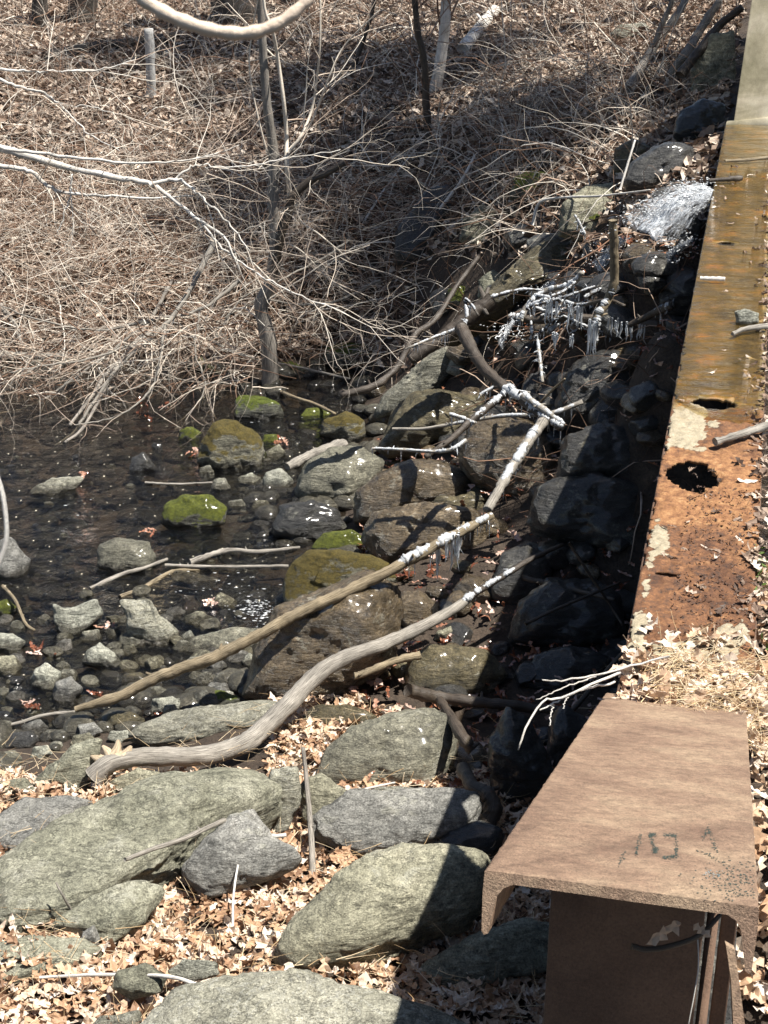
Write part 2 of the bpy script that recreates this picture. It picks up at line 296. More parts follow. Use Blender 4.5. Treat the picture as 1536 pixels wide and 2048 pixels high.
def crest_mat():
    m, nt, b = newmat('rusted_crest_plate')
    u = nt.nodes.new('ShaderNodeUVMap'); sp = nt.nodes.new('ShaderNodeSeparateXYZ'); nt.links.new(u.outputs[0], sp.inputs[0])
    def un(scale, detail, rough, st=(1,1,1), dist=0):
        mp = nt.nodes.new('ShaderNodeMapping'); mp.inputs['Scale'].default_value = st; nt.links.new(u.outputs[0], mp.inputs[0])
        n = nt.nodes.new('ShaderNodeTexNoise'); n.inputs['Scale'].default_value = scale; n.inputs['Detail'].default_value = detail
        n.inputs['Roughness'].default_value = rough; n.inputs['Distortion'].default_value = dist
        nt.links.new(mp.outputs[0], n.inputs['Vector']); return n.outputs[0]
    n1 = un(5, 6, .65); n2 = un(26, 8, .75); n3 = un(150, 4, .8); n5 = un(8, 5, .6, dist=1)
    rust = ramp(nt, n2, [(.36, (.035,.022,.016)), (.45, (.12,.055,.025)), (.53, (.17,.073,.028)), (.64, (.27,.135,.058)), (.78,(.38,.28,.18))])
    rust = mix(nt, ramp(nt, n1, [(.48, g(0)), (.58, g(.75))]), rust, mix(nt, 1, rust, (.42,.36,.32), 'MULTIPLY'))
    rust = mix(nt, .7, rust, ramp(nt, n3, [(.3, g(.25)), (.7, g(.75))]), 'OVERLAY')
    scale_ = mix(nt, .5, ramp(nt, n2, [(.3, (.16,.14,.10)), (.5, (.33,.28,.19)), (.68, (.42,.37,.28))]), ramp(nt, n3, [(.3, g(.2)), (.7, g(.8))]), 'OVERLAY')
    olive = ramp(nt, n1, [(.34, (.05,.035,.016)), (.47, (.13,.092,.035)), (.56, (.20,.135,.048)), (.66, (.38,.19,.065))])
    olive = mix(nt, ramp(nt, n5, [(.55, g(0)), (.70, g(.8))]), olive, mix(nt, 1, olive, (.30,.28,.24), 'MULTIPLY'))
    olive = mix(nt, .8, olive, ramp(nt, n2, [(.3, g(.3)), (.7, g(.7))]), 'OVERLAY')
    lat = sp.outputs[0]; t = sp.outputs[1]   # metres
    zs = nt.nodes.new('ShaderNodeAttribute'); zs.attribute_name = 'scale_zone'; zo = nt.nodes.new('ShaderNodeAttribute'); zo.attribute_name = 'orange_zone'
    # pale mill scale left near the near end and left edge
    dry = ramp(nt, mth(nt, 'ADD', zs.outputs['Fac'], mth(nt, 'MULTIPLY', mth(nt, 'SUBTRACT', n2, .5), .55)), [(.48, g(0)), (.52, g(1))])
    org = ramp(nt, mth(nt, 'ADD', zo.outputs['Fac'], mth(nt, 'MULTIPLY', mth(nt, 'SUBTRACT', n5, .5), 1.1)), [(.35, g(0)), (.65, g(1))])
    bright = ramp(nt, n2, [(.34, (.08,.034,.015)), (.45, (.20,.088,.034)), (.57, (.31,.155,.062)), (.70, (.40,.26,.13))])
    rust = mix(nt, org, rust, mix(nt, .5, bright, ramp(nt, n3, [(.3, g(.25)), (.7, g(.75))]), 'OVERLAY'))
    c1 = mix(nt, dry, rust, scale_)
    far = nt.nodes.new('ShaderNodeMapRange'); nt.links.new(mth(nt, 'ADD', t, mth(nt, 'MULTIPLY', mth(nt, 'SUBTRACT', n1, .5), 1.2)), far.inputs[0])
    far.inputs[1].default_value = T_FAR-.1; far.inputs[2].default_value = T_FAR+.12
    col = mix(nt, far.outputs[0], c1, olive)
    nr = bump(nt, n2, .8, .012); nr = bump(nt, n3, .7, .003, nr); nr = bump(nt, dry, .5, .006, nr)
    put(nt, b, col, mth(nt, 'SUBTRACT', .8, mth(nt, 'MULTIPLY', far.outputs[0], .4)), nr); return m
M['crest'] = crest_mat()
def conc_mat():
    m, nt, b = newmat('stained_concrete'); n = nz(nt, 1.5, 5, .6, stretch=(1,1,1.7), dist=.5); n2 = nz(nt, 9, 7, .75, stretch=(1, 1, .8)); n3 = nz(nt, 140, 3, .7)
    col = ramp(nt, n, [(.3, (.22,.20,.12)), (.46, (.44,.39,.27)), (.62, (.62,.56,.42))])
    col = mix(nt, .5, col, ramp(nt, n2, [(.3, g(.3)), (.7, g(.7))]), 'OVERLAY'); col = mix(nt, .3, col, ramp(nt, n3, [(.3, g(.3)), (.7, g(.7))]), 'OVERLAY')
    put(nt, b, col, .85, bump(nt, n2, .5, .006)); return m
M['concrete'] = conc_mat()
def flat(name, col, rough=.8):
    m, nt, b = newmat(name); n = nz(nt, 200, 3, .7)
    put(nt, b, mix(nt, .5, tuple(col), ramp(nt, n, [(.3, g(.3)), (.7, g(.7))]), 'OVERLAY'), rough); return m
M['paint'] = flat('faded_dark_paint', (.045,.06,.05)); M['bluepaint'] = flat('faded_blue_paint', (.18,.30,.36))
M['needles'] = flat('pine_needles', (.05,.08,.025), .6); M['grass'] = flat('green_shoots', (.08,.13,.02), .6); M['shard'] = flat('rust_flake', (.07,.035,.02), .7)

# ---------------------------------------------------------------- mesh helpers
def mesh_obj(name, V, faces, mat, parent=None, smooth=True, rnd=None, uv=None, loops=None):
    V = np.asarray(V, np.float32); me = bpy.data.meshes.new(name)
    fa = np.asarray(faces, np.int32); nf, k = fa.shape
    me.vertices.add(len(V)); me.vertices.foreach_set('co', V.ravel())
    me.loops.add(nf * k); me.loops.foreach_set('vertex_index', fa.ravel())
    me.polygons.add(nf); me.polygons.foreach_set('loop_start', np.arange(0, nf*k, k, dtype=np.int32))
    me.polygons.foreach_set('loop_total', np.full(nf, k, np.int32))
    me.polygons.foreach_set('use_smooth', np.full(nf, smooth, bool))
    me.update(calc_edges=True)
    if rnd is not None:
        a = me.attributes.new('rnd', 'FLOAT', 'POINT'); a.data.foreach_set('value', np.asarray(rnd, np.float32))
    if uv is not None:
        l = me.uv_layers.new(name='UVMap'); l.data.foreach_set('uv', np.asarray(uv, np.float32)[fa.ravel()].ravel())
    me.materials.append(mat)
    o = bpy.data.objects.new(name, me); C.objects.link(o)
    if parent: o.parent = parent
    return o
def origin_to(o, p):
    p = Vector([float(q) for q in p]); o.data.transform(__import__('mathutils').Matrix.Translation(-p)); o.location = p
def tag(o, label, cat, group=None, kind=None):
    if label: o['label'] = label
    if cat: o['category'] = cat
    if group: o['group'] = group
    if kind: o['kind'] = kind
    return o
def empty(name, loc=(0,0,0)):
    o = bpy.data.objects.new(name, None); C.objects.link(o); o.location = [float(q) for q in loc]; return o
def part(name, V, faces, mat, root, **k):
    V = np.asarray(V, float) - np.array(root.location)
    return mesh_obj(name, V, faces, mat, root, **k)

def spline(pts, n):
    P = np.asarray(pts, float); m = len(P)
    if m < 3:
        t = np.linspace(0, 1, n)[:, None]; return P[0]*(1-t) + P[-1]*t
    Q = np.vstack([2*P[0]-P[1], P, 2*P[-1]-P[-2]]); out = []
    for t in np.linspace(0, m-1-1e-6, n):
        i = int(t); f = t - i; a, b, c, d = Q[i], Q[i+1], Q[i+2], Q[i+3]
        out.append(.5*((2*b)+(-a+c)*f+(2*a-5*b+4*c-d)*f*f+(-a+3*b-3*c+d)*f**3))
    return np.array(out)
class Tubes:
    """collects tubes of any length and joins them in one mesh"""
    def __init__(s): s.V=[]; s.Fc=[]; s.R=[]; s.U=[]; s.n=0
    def add(s, pts, rad, sides=6, rnd=0.5, cap=True, rough=0.0):
        P = np.asarray(pts, float); n = len(P); rad = np.broadcast_to(np.asarray(rad, float), (n,)).copy()
        T = np.gradient(P, axis=0); T /= np.linalg.norm(T, axis=1)[:, None] + 1e-9
        ref = np.array([0, 0, 1.]) if abs(T[:, 2]).mean() < .8 else np.array([1., 0, 0])
        A = np.cross(T, ref); A /= np.linalg.norm(A, axis=1)[:, None] + 1e-9; B = np.cross(T, A)
        an = np.linspace(0, 2*math.pi, sides, endpoint=False)
        rr = rad[:, None] * np.ones(sides)
        if rough: 
            ph = RNG.random(sides)*6; rr *= 1 + rough*(np.sin(np.arange(n)[:, None]*.9+ph)*.5 + RNG.normal(0, .5, (n, sides)))
        V = P[:, None] + rr[..., None]*(np.cos(an)[None, :, None]*A[:, None] + np.sin(an)[None, :, None]*B[:, None])
        i, j = np.meshgrid(np.arange(n-1), np.arange(sides), indexing='ij'); j2 = (j+1) % sides
        fc = np.stack([i*sides+j, i*sides+j2, (i+1)*sides+j2, (i+1)*sides+j], -1).reshape(-1, 4) + s.n
        L = np.concatenate([[0], np.cumsum(np.linalg.norm(np.diff(P, axis=0), axis=1))])
        uv = np.stack(np.broadcast_arrays((np.abs(an/math.pi-1)*max(rad.mean()*3, .02)*4)[None], L[:, None]), -1).reshape(-1, 2)
        if rough and rad.max() > .018:
            sc = .35/max(rad.mean(), .02); off = Vector((rad[0]*991 % 7, n % 7, 0)); Vf = V.reshape(-1, 3)
            dd = np.array([noise.fractal(Vector(v)*sc*1.2+off, .8, 2.1, 4)+.5*noise.fractal(Vector(v)*sc*5+off, .8, 2.1, 3) for v in Vf]).reshape(V.shape[:2])
            V = V + (V - P[:, None])*(dd*(.26 if rad.max() < .06 else .14))[..., None]
        s.V.append(V.reshape(-1, 3)); s.Fc.append(fc); s.R.append(np.full(n*sides, rnd)); s.U.append(uv); s.n += n*sides
        if cap:
            for k, e in ((0, 0), (n-1, n-1)):
                s.V.append(P[e:e+1]); s.R.append([rnd]); s.U.append(uv[k*sides:k*sides+1])
                b = s.n - n*sides if k == 0 else s.n - sides - (1)
                base = (s.n - n*sides) if k == 0 else (s.n - 1 - sides)
                a = base + np.arange(sides); c = base + (np.arange(sides)+1) % sides
                s.Fc.append(np.stack([a, c, np.full(sides, s.n), np.full(sides, s.n)], 1)); s.n += 1
    def build(s, name, mat, root=None):
        V = np.vstack(s.V)
        if root is not None: V = V - np.array(root.location)
        F_ = np.vstack(s.Fc); tri = F_[:, 2] == F_[:, 3]
        me = mesh_obj(name, V, F_[~tri], mat, root, rnd=np.concatenate(s.R), uv=np.vstack(s.U)) if not tri.any() else _mixed(name, V, F_, tri, mat, root, np.concatenate(s.R), np.vstack(s.U))
        return me
def _mixed(name, V, F_, tri, mat, root, rnd, uv):
    me = bpy.data.meshes.new(name); V = V.astype(np.float32)
    q = F_[~tri]; t = F_[tri][:, :3]; idx = np.concatenate([q.ravel(), t.ravel()]).astype(np.int32)
    me.vertices.add(len(V)); me.vertices.foreach_set('co', V.ravel()); me.loops.add(len(idx)); me.loops.foreach_set('vertex_index', idx)
    tot = np.concatenate([np.full(len(q), 4), np.full(len(t), 3)]).astype(np.int32); st = np.concatenate([[0], np.cumsum(tot)[:-1]]).astype(np.int32)
    me.polygons.add(len(tot)); me.polygons.foreach_set('loop_start', st); me.polygons.foreach_set('loop_total', tot)
    me.polygons.foreach_set('use_smooth', np.ones(len(tot), bool)); me.update(calc_edges=True)
    a = me.attributes.new('rnd', 'FLOAT', 'POINT'); a.data.foreach_set('value', rnd.astype(np.float32))
    l = me.uv_layers.new(name='UVMap'); l.data.foreach_set('uv', uv.astype(np.float32)[idx].ravel())
    me.materials.append(mat); o = bpy.data.objects.new(name, me); C.objects.link(o)
    if root is not None: o.parent = root
    return o

# leaves --------------------------------------------------------
def leaves(name, pos, size, mat, detail=7, tilt=.55, rnd=None, kind=True, parent=None, nrm=None):
    """many curled lobed leaves in one mesh"""
    pos = np.asarray(pos, float); N = len(pos); size = np.broadcast_to(size, (N,))
    ns = detail; xs = np.linspace(-1, 1, ns)
    env = np.sqrt(np.clip(1-(xs*.93)**2, 0, 1)) * (.85 - .15*xs)
    lob = np.where(np.arange(ns) % 2 == 0, .42, 1.0) if ns >= 7 else np.ones(ns)
    if ns == 11: lob = np.array([.1,.55,.95,.42,.62,1.05,.42,.6,1.0,.5,.15])
    lob[0] = .1; lob[-1] = .2
    wid = RNG.uniform(.32, .62, N)[:, None]
    asym = RNG.uniform(.7, 1.25, (N, ns)); asym2 = RNG.uniform(.7, 1.25, (N, ns))
    shift = (np.arange(ns) % 2) * .10
    yl = env*lob*wid*asym; yr = -env*lob*wid*asym2
    X = np.stack([np.broadcast_to(xs+shift, (N, ns)), np.broadcast_to(xs, (N, ns)), np.broadcast_to(xs+shift, (N, ns))], 2)
    Y = np.stack([yl, np.zeros((N, ns)), yr], 2)
    c1 = RNG.normal(0, .55, (N,1,1)); c2 = RNG.normal(.4, 1.0, (N,1,1)); c3 = RNG.normal(0, .6, (N,1,1))
    Z = c1*X*X*.5 + c2*Y*Y + c3*X*Y + RNG.normal(0, .07, X.shape)
    P = np.stack([X, Y, Z], -1).reshape(N, -1, 3) * (size[:, None, None]*.5)
    yaw = RNG.uniform(0, 2*math.pi, N); tl = RNG.normal(0, tilt, N); rl = RNG.normal(0, tilt, N)
    def rot(P, a, i, j):
        c, s_ = np.cos(a)[:, None], np.sin(a)[:, None]; Q = P.copy()
        Q[..., i] = P[..., i]*c - P[..., j]*s_; Q[..., j] = P[..., i]*s_ + P[..., j]*c; return Q
    P = rot(P, tl, 0, 2); P = rot(P, rl, 1, 2); P = rot(P, yaw, 0, 1)
    P = P + pos[:, None]
    k = np.arange(ns-1); q = []
    for c in (0, 1): q.append(np.stack([k*3+c, (k+1)*3+c, (k+1)*3+c+1, k*3+c+1], 1))
    q = np.vstack(q); fc = (q[None] + (np.arange(N)*ns*3)[:, None, None]).reshape(-1, 4)
    r = RNG.random(N) if rnd is None else rnd
    return mesh_obj(name, P.reshape(-1, 3), fc, mat, parent, smooth=False, rnd=np.repeat(r, ns*3))
# many random twigs ------------------------------------------------
def twigs(name, pos, dirs, length, rad, mat, K=7, wob=.25, grav=-.25, rnd=None, sides=3):
    N = len(pos); pos = np.asarray(pos, float); d = dirs/np.linalg.norm(dirs, axis=1)[:, None]
    length = np.broadcast_to(length, (N,)); rad = np.broadcast_to(rad, (N,))
    P = np.zeros((N, K, 3)); P[:, 0] = pos; st = (length/(K-1))[:, None]
    drift = RNG.normal(0, wob, (N, 3))
    for k in range(1, K):
        d = d + RNG.normal(0, wob*.7, (N, 3)) + drift*.5; d[:, 2] += grav; d /= np.linalg.norm(d, axis=1)[:, None]
        P[:, k] = P[:, k-1] + d*st
    T = np.gradient(P, axis=1); T /= np.linalg.norm(T, axis=2)[..., None] + 1e-9
    ref = RNG.normal(size=(N, 1, 3)); A = np.cross(T, ref); A /= np.linalg.norm(A, axis=2)[..., None] + 1e-9; B = np.cross(T, A)
    an = np.linspace(0, 2*math.pi, sides, endpoint=False); tp = np.linspace(1, .35, K)
    R = (rad[:, None]*tp[None])[..., None, None]
    V = P[:, :, None] + R*(np.cos(an)[:, None]*A[:, :, None] + np.sin(an)[:, None]*B[:, :, None])
    i, j = np.meshgrid(np.arange(K-1), np.arange(sides), indexing='ij'); j2 = (j+1) % sides
    q = np.stack([i*sides+j, i*sides+j2, (i+1)*sides+j2, (i+1)*sides+j], -1).reshape(-1, 4)
    fc = (q[None] + (np.arange(N)*K*sides)[:, None, None]).reshape(-1, 4)
    r = RNG.random(N) if rnd is None else rnd
    return mesh_obj(name, V.reshape(-1, 3), fc, mat, None, rnd=np.repeat(r, K*sides))

# ---------------------------------------------------------------- setting
xs = np.concatenate([np.linspace(-20, -6, 40, endpoint=False), np.linspace(-6, 5, 230, endpoint=False), np.linspace(5, 22, 40)])
ys = np.concatenate([np.linspace(-3, 3, 12, endpoint=False), np.linspace(3, 20, 330, endpoint=False), np.linspace(20, 60, 90)])
GX, GY = np.meshgrid(xs, ys, indexing='ij'); GZ = height(GX, GY)
def crest_x(y): return CL0[0] + (y - CL0[1]) * (CL1[0]-CL0[0])/(CL1[1]-CL0[1])
CREST = 2.75
CL0 = at_h(1240, 1330, CREST); CL1 = at_h(1449, 250, CREST)
nx, ny = GX.shape; i, j = np.meshgrid(np.arange(nx-1), np.arange(ny-1), indexing='ij')
fc = np.stack([i*ny+j, (i+1)*ny+j, (i+1)*ny+j+1, i*ny+j+1], -1).reshape(-1, 4)
go = mesh_obj('ground', np.stack([GX, GY, GZ], -1).reshape(-1, 3), fc, M['soil']); tag(go, 'dark brown soil under the leaf litter and the stream bed', 'ground', kind='structure')
# stream water
wx = np.linspace(-9, 2.2, 3); wy = np.linspace(6.4, 17, 3)
WX, WY = np.meshgrid(wx, wy, indexing='ij')
ii, jj = np.meshgrid(np.arange(2), np.arange(2), indexing='ij')
wf = np.stack([ii*3+jj, (ii+1)*3+jj, (ii+1)*3+jj+1, ii*3+jj+1], -1).reshape(-1, 4)
wo = mesh_obj('water', np.stack([WX, WY, np.zeros_like(WX)], -1).reshape(-1, 3), wf, M['water']); tag(wo, 'shallow dark brown stream water flowing between the stones', 'stream', kind='structure')

# ---------------------------------------------------------------- rocks
import bmesh
_ico = {}
def ico(sub):
    if sub not in _ico:
        bm = bmesh.new(); bmesh.ops.create_icosphere(bm, subdivisions=sub, radius=1)
        bm.verts.ensure_lookup_table(); V = np.array([v.co[:] for v in bm.verts]); Fa = np.array([[v.index for v in f.verts] for f in bm.faces]); bm.free()
        _ico[sub] = (V, Fa)
    return _ico[sub]
def nfield(P, scale, seed, oct=4, rough=.55):
    out = np.empty(len(P)); off = Vector((seed*3.7 % 50, seed*7.1 % 50, seed*1.9 % 50))
    for k, p in enumerate(P):
        out[k] = noise.fractal(Vector(p)*scale + off, 1.0 - rough + .5, 2.1, oct)
    return out
rock_seed = [0]
def rock(shape, mat, label, tilt=30, thick=.8, ang=.5, p=2.4, cat='rock', group=None, name='rock', anchor=None, lift=0.0, sub=4, h=None, rough=1.0):
    """shape: pixel outline, or (cx, cy, w, h) box; stands on the ground where its lower edge meets it"""
    rock_seed[0] += 1; sd = rock_seed[0]; rg = np.random.default_rng(sd)
    if len(shape) == 4 and not hasattr(shape[0], '__len__'):
        cx, cy, w, hh = shape; a = np.linspace(0, 2*math.pi, 11, endpoint=False) + rg.uniform(0, .6)
        k = rg.uniform(.86, 1.14, 11)
        shape = [(cx + w/2*math.cos(t)*q*abs(math.cos(t))**-.08 if abs(math.cos(t))>.05 else cx, cy + hh/2*math.sin(t)*q) for t, q in zip(a, k)]
    pts = np.array(shape, float)
    if mat in ('wet', 'olive', 'smooth', 'dark') and sub >= 5 and h is None: c_ = (pts.max(0)+pts.min(0))/2; pts = c_ + (pts-c_)*1.09
    cx, cy = (pts.max(0)+pts.min(0))/2; yb = pts[:, 1].max(); hpx = np.ptp(pts[:, 1])
    if h is not None: base = at_h(cx, yb - .18*hpx, h)
    else: base = hit(cx, yb - .18*hpx, lift, True)
    if anchor: base = at_d(cx, yb-.18*hpx, anchor)
    ta = math.radians(tilt); U = np.array([0, math.sin(ta), math.cos(ta)]); Rr = np.array([1., 0, 0]); Nn = np.cross(Rr, U)
    Nn /= np.linalg.norm(Nn)                      # points away/down or up; plane normal
    W = []
    for q in pts:
        r = ray(*q); t = np.dot(base-CAM, Nn)/np.dot(r, Nn); W.append(CAM + r*t - base)
    W = np.array(W); uv = np.stack([W @ Rr, W @ U], 1); c0 = (uv.max(0)+uv.min(0))/2*.5 + uv.mean(0)*.5; uv -= c0
    ph = np.linspace(-math.pi, math.pi, 181); Rad = np.zeros(181)
    for k, a in enumerate(ph):
        d = np.array([math.cos(a), math.sin(a)]); best = 0
        for m in range(len(uv)):
            A = uv[m]; B = uv[(m+1) % len(uv)] - A; den = d[0]*B[1]-d[1]*B[0]
            if abs(den) < 1e-12: continue
            t = (A[0]*B[1]-A[1]*B[0])/den; s_ = (A[0]*d[1]-A[1]*d[0])/den
            if t > 0 and -1e-6 <= s_ <= 1+1e-6: best = max(best, t)
        Rad[k] = best
    ker = np.array([1,2,3,2,1.])/9; Rs = Rad.copy(); Rs[2:-2] = np.convolve(Rad, ker, 'valid'); Rad = Rs
    D, Fa = ico(sub); D = D[:, [0, 2, 1]]
    rho = np.hypot(D[:, 0], D[:, 1]); t = D[:, 2]; kk = (rho**p + np.abs(t)**p)**(-1/p)
    phi = np.arctan2(D[:, 1], D[:, 0]); Rf = np.interp(phi, ph, Rad)
    msize = min(np.ptp(uv[:, 0]), np.ptp(uv[:, 1]))/2; bigs = max(np.ptp(uv[:, 0]), np.ptp(uv[:, 1]))/2; th = thick*msize
    # facet planes: distance limit along unit directions
    lim = np.ones(len(D))
    for q in range(int(4 + 12*ang)):
        n = rg.normal(size=3); n[2] = abs(n[2])*1.2; n /= np.linalg.norm(n); dist = rg.uniform(.60, .92) if ang > .3 else rg.uniform(.80, .96)
        dn = D @ n; v = np.where(dn > .05, dist/np.maximum(dn, .05), 9); e = 30 if ang > .45 else (16 if ang > .3 else 9)
        lim = np.where(v < lim+.4, -np.log(np.exp(-e*lim)+np.exp(-e*v))/e, lim)
    lim = np.clip(lim, .5, 1.0); lim /= np.percentile(lim, 93)
    q = nfield(D, 1.6, sd, 2)*.06 + nfield(D, 4.5, sd+50, 4)*.035*(.6+ang)*rough
    f = lim*(1+q)
    fi = 1+(f-1)*(.35 if (sub >= 5 or p >= 3) else .8)
    a = rho*kk*Rf*fi*1.02; 
    P = base + c0[0]*Rr + c0[1]*U + (a*np.cos(phi))[:, None]*Rr + (a*np.sin(phi))[:, None]*U + (t*kk*th*f)[:, None]*Nn
    if ang > .55: # layered ledges
        lay = rg.normal(size=3); lay[2] += 1.5; lay /= np.linalg.norm(lay); s_ = (P @ lay)/(.10*bigs+.01)
        P += (np.abs((s_ % 1)-.5)[:, None]-.25)*lay*.035*bigs*rough
    # finer relief in real size
    nrm = (P - P.mean(0)); nrm /= np.linalg.norm(nrm, axis=1)[:, None]; off = Vector((sd*1.37 % 9, sd*2.11 % 9, 0)); am = min(1, bigs/.35)
    st_ = Vector((1, 1, 2.4)); 
    dsp = np.array([(noise.fractal(Vector(p)*3.2+off, .8, 2.1, 3)*.030 + (noise.ridged_multi_fractal(Vector((p[0]*7, p[1]*7, p[2]*15))+off, .9, 2.2, 4, .9, 2)-1.1)*.017*(.4+ang) + noise.fractal(Vector(p)*30+off, .6, 2.2, 3)*.006) for p in P])
    P = P + nrm*(dsp*am*rough)[:, None]
    # match the measured outline: size the stone to the box its outline fills
    for _ in range(3):
        q = P - CAM; z = q[:, 1]*CP - q[:, 2]*SP; ax_ = 768+F*q[:, 0]/z; ay_ = 1024+F*(-(q[:, 2]*CP)-q[:, 1]*SP)/z
        zz = z.mean(); cen = P.mean(0); kx = np.ptp(pts[:, 0])/np.ptp(ax_); ky = np.clip(np.ptp(pts[:, 1])/np.ptp(ay_), .6, 1.7)
        rel = P-cen; du = rel @ U; P = P + (rel[:, 0]*(kx-1))[:, None]*Rr + (du*(ky-1))[:, None]*U
        q = P - CAM; z = q[:, 1]*CP - q[:, 2]*SP; ax_ = 768+F*q[:, 0]/z; ay_ = 1024+F*(-(q[:, 2]*CP)-q[:, 1]*SP)/z
        dx = ((pts[:, 0].max()+pts[:, 0].min())-(ax_.max()+ax_.min()))/2; dy = ((pts[:, 1].max()+pts[:, 1].min())-(ay_.max()+ay_.min()))/2
        P = P + Rr*dx*zz/F - U*dy*zz/F/max(.35, math.cos(ta-PITCH))
    o = mesh_obj(name, P, Fa, M[mat]); origin_to(o, base)
    tag(o, label, cat, group); return o
#ROCKS
def R(*a, **k): return rock(*a, **k)
# foreground slabs and boulders
R([(-30,1800),(20,1735),(120,1650),(230,1600),(290,1553),(400,1535),(520,1545),(565,1590),(530,1622),(440,1650),(400,1690),(330,1740),(260,1790),(200,1850),(100,1900),(-30,1920)], 'green', 'broad green-grey slab sloping down to the leaves at the left', lift=.05, tilt=95, thick=.30, ang=.7, p=3, sub=6)
R([(215,1600),(222,1560),(270,1535),(320,1540),(300,1565),(250,1600)], 'tan', 'pale block under the driftwood beside the broad slab', tilt=20, thick=.5, sub=5)
R([(-30,1990),(-30,1890),(60,1868),(170,1872),(215,1900),(150,1930),(60,1960)], 'green', 'lower ledge of grey-green rock below the broad slab at the left edge', tilt=92, thick=.35, ang=.6, p=3, sub=5)
R([(-20,1700),(-20,1640),(50,1600),(130,1590),(190,1600),(110,1650),(40,1720)], 'blue', 'low grey shelf of rock showing through the leaves at the left edge', lift=.03, tilt=88, thick=.3, ang=.6, p=3, sub=5)
R([(100,1860),(190,1800),(270,1760),(330,1775),(290,1840),(220,1890)], 'green', 'sunken grey-green rock below the broad slab among the leaves', lift=.07, tilt=80, thick=.4, ang=.6, sub=5)
R([(860,1700),(900,1660),(960,1640),(1010,1670),(1000,1720),(920,1725)], 'dark', 'shaded rock right of the big pale boulder', lift=.06, tilt=50, thick=.6, sub=4)
R([(690,1600),(760,1572),(830,1578),(835,1600),(760,1640),(700,1650)], 'grey', 'pale flat rock between the round boulder and the blue-grey slab', tilt=50, thick=.4, p=3, sub=5)
R([(362,1755),(400,1690),(465,1628),(512,1618),(562,1690),(605,1725),(540,1765),(420,1800)], 'blue', 'wedge-shaped grey rock rising out of the dry leaves', tilt=70, lift=.10, thick=.5, ang=.5, sub=5)
R([(542,1545),(575,1532),(602,1540),(604,1600),(575,1665),(545,1672),(525,1610)], 'grey', 'upright flat stone beside the pale standing stick', lift=.08, tilt=25, thick=.4, ang=.6, p=3, sub=5)
R([(600,1570),(640,1545),(695,1580),(690,1625),(640,1665),(600,1640)], 'tan', 'pale tan stone just behind the standing stick', lift=.08, tilt=40, thick=.6, sub=5)
R([(618,1640),(700,1592),(850,1574),(965,1600),(940,1665),(860,1692),(720,1718),(640,1690)], 'blue', 'blue-grey slab half in shadow behind the big pale boulder', lift=.08, tilt=70, thick=.45, ang=.7, p=3, sub=5)
R([(545,1920),(580,1850),(650,1770),(730,1708),(800,1684),(900,1690),(990,1715),(990,1790),(940,1860),(820,1905),(700,1945),(600,1965),(556,1950)], 'tan', 'big pale boulder split by a crack and cut by the shadow edge', lift=.06, tilt=62, thick=.55, ang=.4, p=3, sub=6, rough=.8)
R([(262,2080),(340,1990),(450,1955),(600,1936),(680,1960),(770,2003),(890,2040),(990,2120),(600,2240),(200,2200)], 'grey', 'large rounded grey slab at the bottom edge', lift=.06, tilt=80, thick=.4, ang=.4, p=2.6, sub=6)
R([(810,2000),(860,1930),(950,1870),(1060,1835),(1140,1860),(1120,1940),(960,1965),(900,1995)], 'green', 'dark green-grey boulder in the shade beside the steel pier', tilt=35, thick=.6, sub=5)
R([(222,1975),(240,1940),(290,1925),(335,1950),(320,1985),(260,2000)], 'green', 'low greenish stone half buried in leaves at the lower left', lift=.10, thick=.6, sub=5)
R([(335,1945),(370,1918),(430,1925),(440,1950),(390,1965)], 'pale', 'small pale stone flush with the leaves above the bottom slab', lift=.10, thick=.5)
R([(175,2060),(200,2030),(270,2020),(290,2060),(240,2090)], 'grey', 'grey stone corner at the bottom left of the leaves')
R([(158,1895),(165,1865),(185,1850),(200,1880),(190,1905)], 'blue', 'small pointed grey stone standing in the leaf litter', tilt=10)
R([(62,1575),(100,1530),(150,1488),(205,1475),(198,1540),(178,1592),(80,1600)], 'green', 'dark green ridged stone against the root end of the driftwood', tilt=20, thick=.5, ang=.7, sub=5)
R([(-20,1590),(-10,1560),(50,1555),(70,1580),(30,1598)], 'green', 'flat stone at the left edge above the leaf bank')
R([(255,1480),(330,1440),(420,1415),(550,1400),(580,1420),(490,1460),(400,1482),(300,1496)], 'grey', 'long flat slab behind the driftwood log', tilt=88, thick=.4, p=3, sub=5)
R([(640,1570),(656,1510),(700,1465),(780,1437),(850,1422),(900,1440),(905,1500),(860,1575),(760,1590),(690,1588)], 'smooth', 'round grey-brown boulder strewn with red leaves', tilt=55, thick=.7, ang=.25, sub=5)
R([(495,1395),(528,1300),(570,1225),(640,1185),(720,1150),(785,1170),(795,1230),(765,1320),(690,1395),(610,1415)], 'wet', 'big wet brown boulder under the long diagonal stick', tilt=30, thick=.75, ang=.35, sub=6)
R([(565,1215),(572,1135),(620,1098),(700,1100),(770,1125),(798,1160),(720,1195),(640,1210)], 'mossb', 'brown mossy boulder on top of the big wet one', tilt=30, ang=.35, sub=5)
R([(622,1100),(650,1066),(700,1058),(745,1085),(755,1112),(690,1118)], 'moss', 'low stone capped with bright green moss between dark boulders', ang=.3, sub=5)
R([(548,1060),(565,1015),(620,1003),(670,1020),(688,1050),(650,1085),(585,1092)], 'dark', 'dark wet stone in the stream with a spot of moss on top', ang=.35, sub=5)
R([(596,985),(618,930),(660,900),(720,896),(762,920),(757,965),(705,1005),(650,1015),(605,1005)], 'smooth', 'smooth dome-shaped olive boulder at the middle of the stream', ang=.2, thick=.8, sub=5)
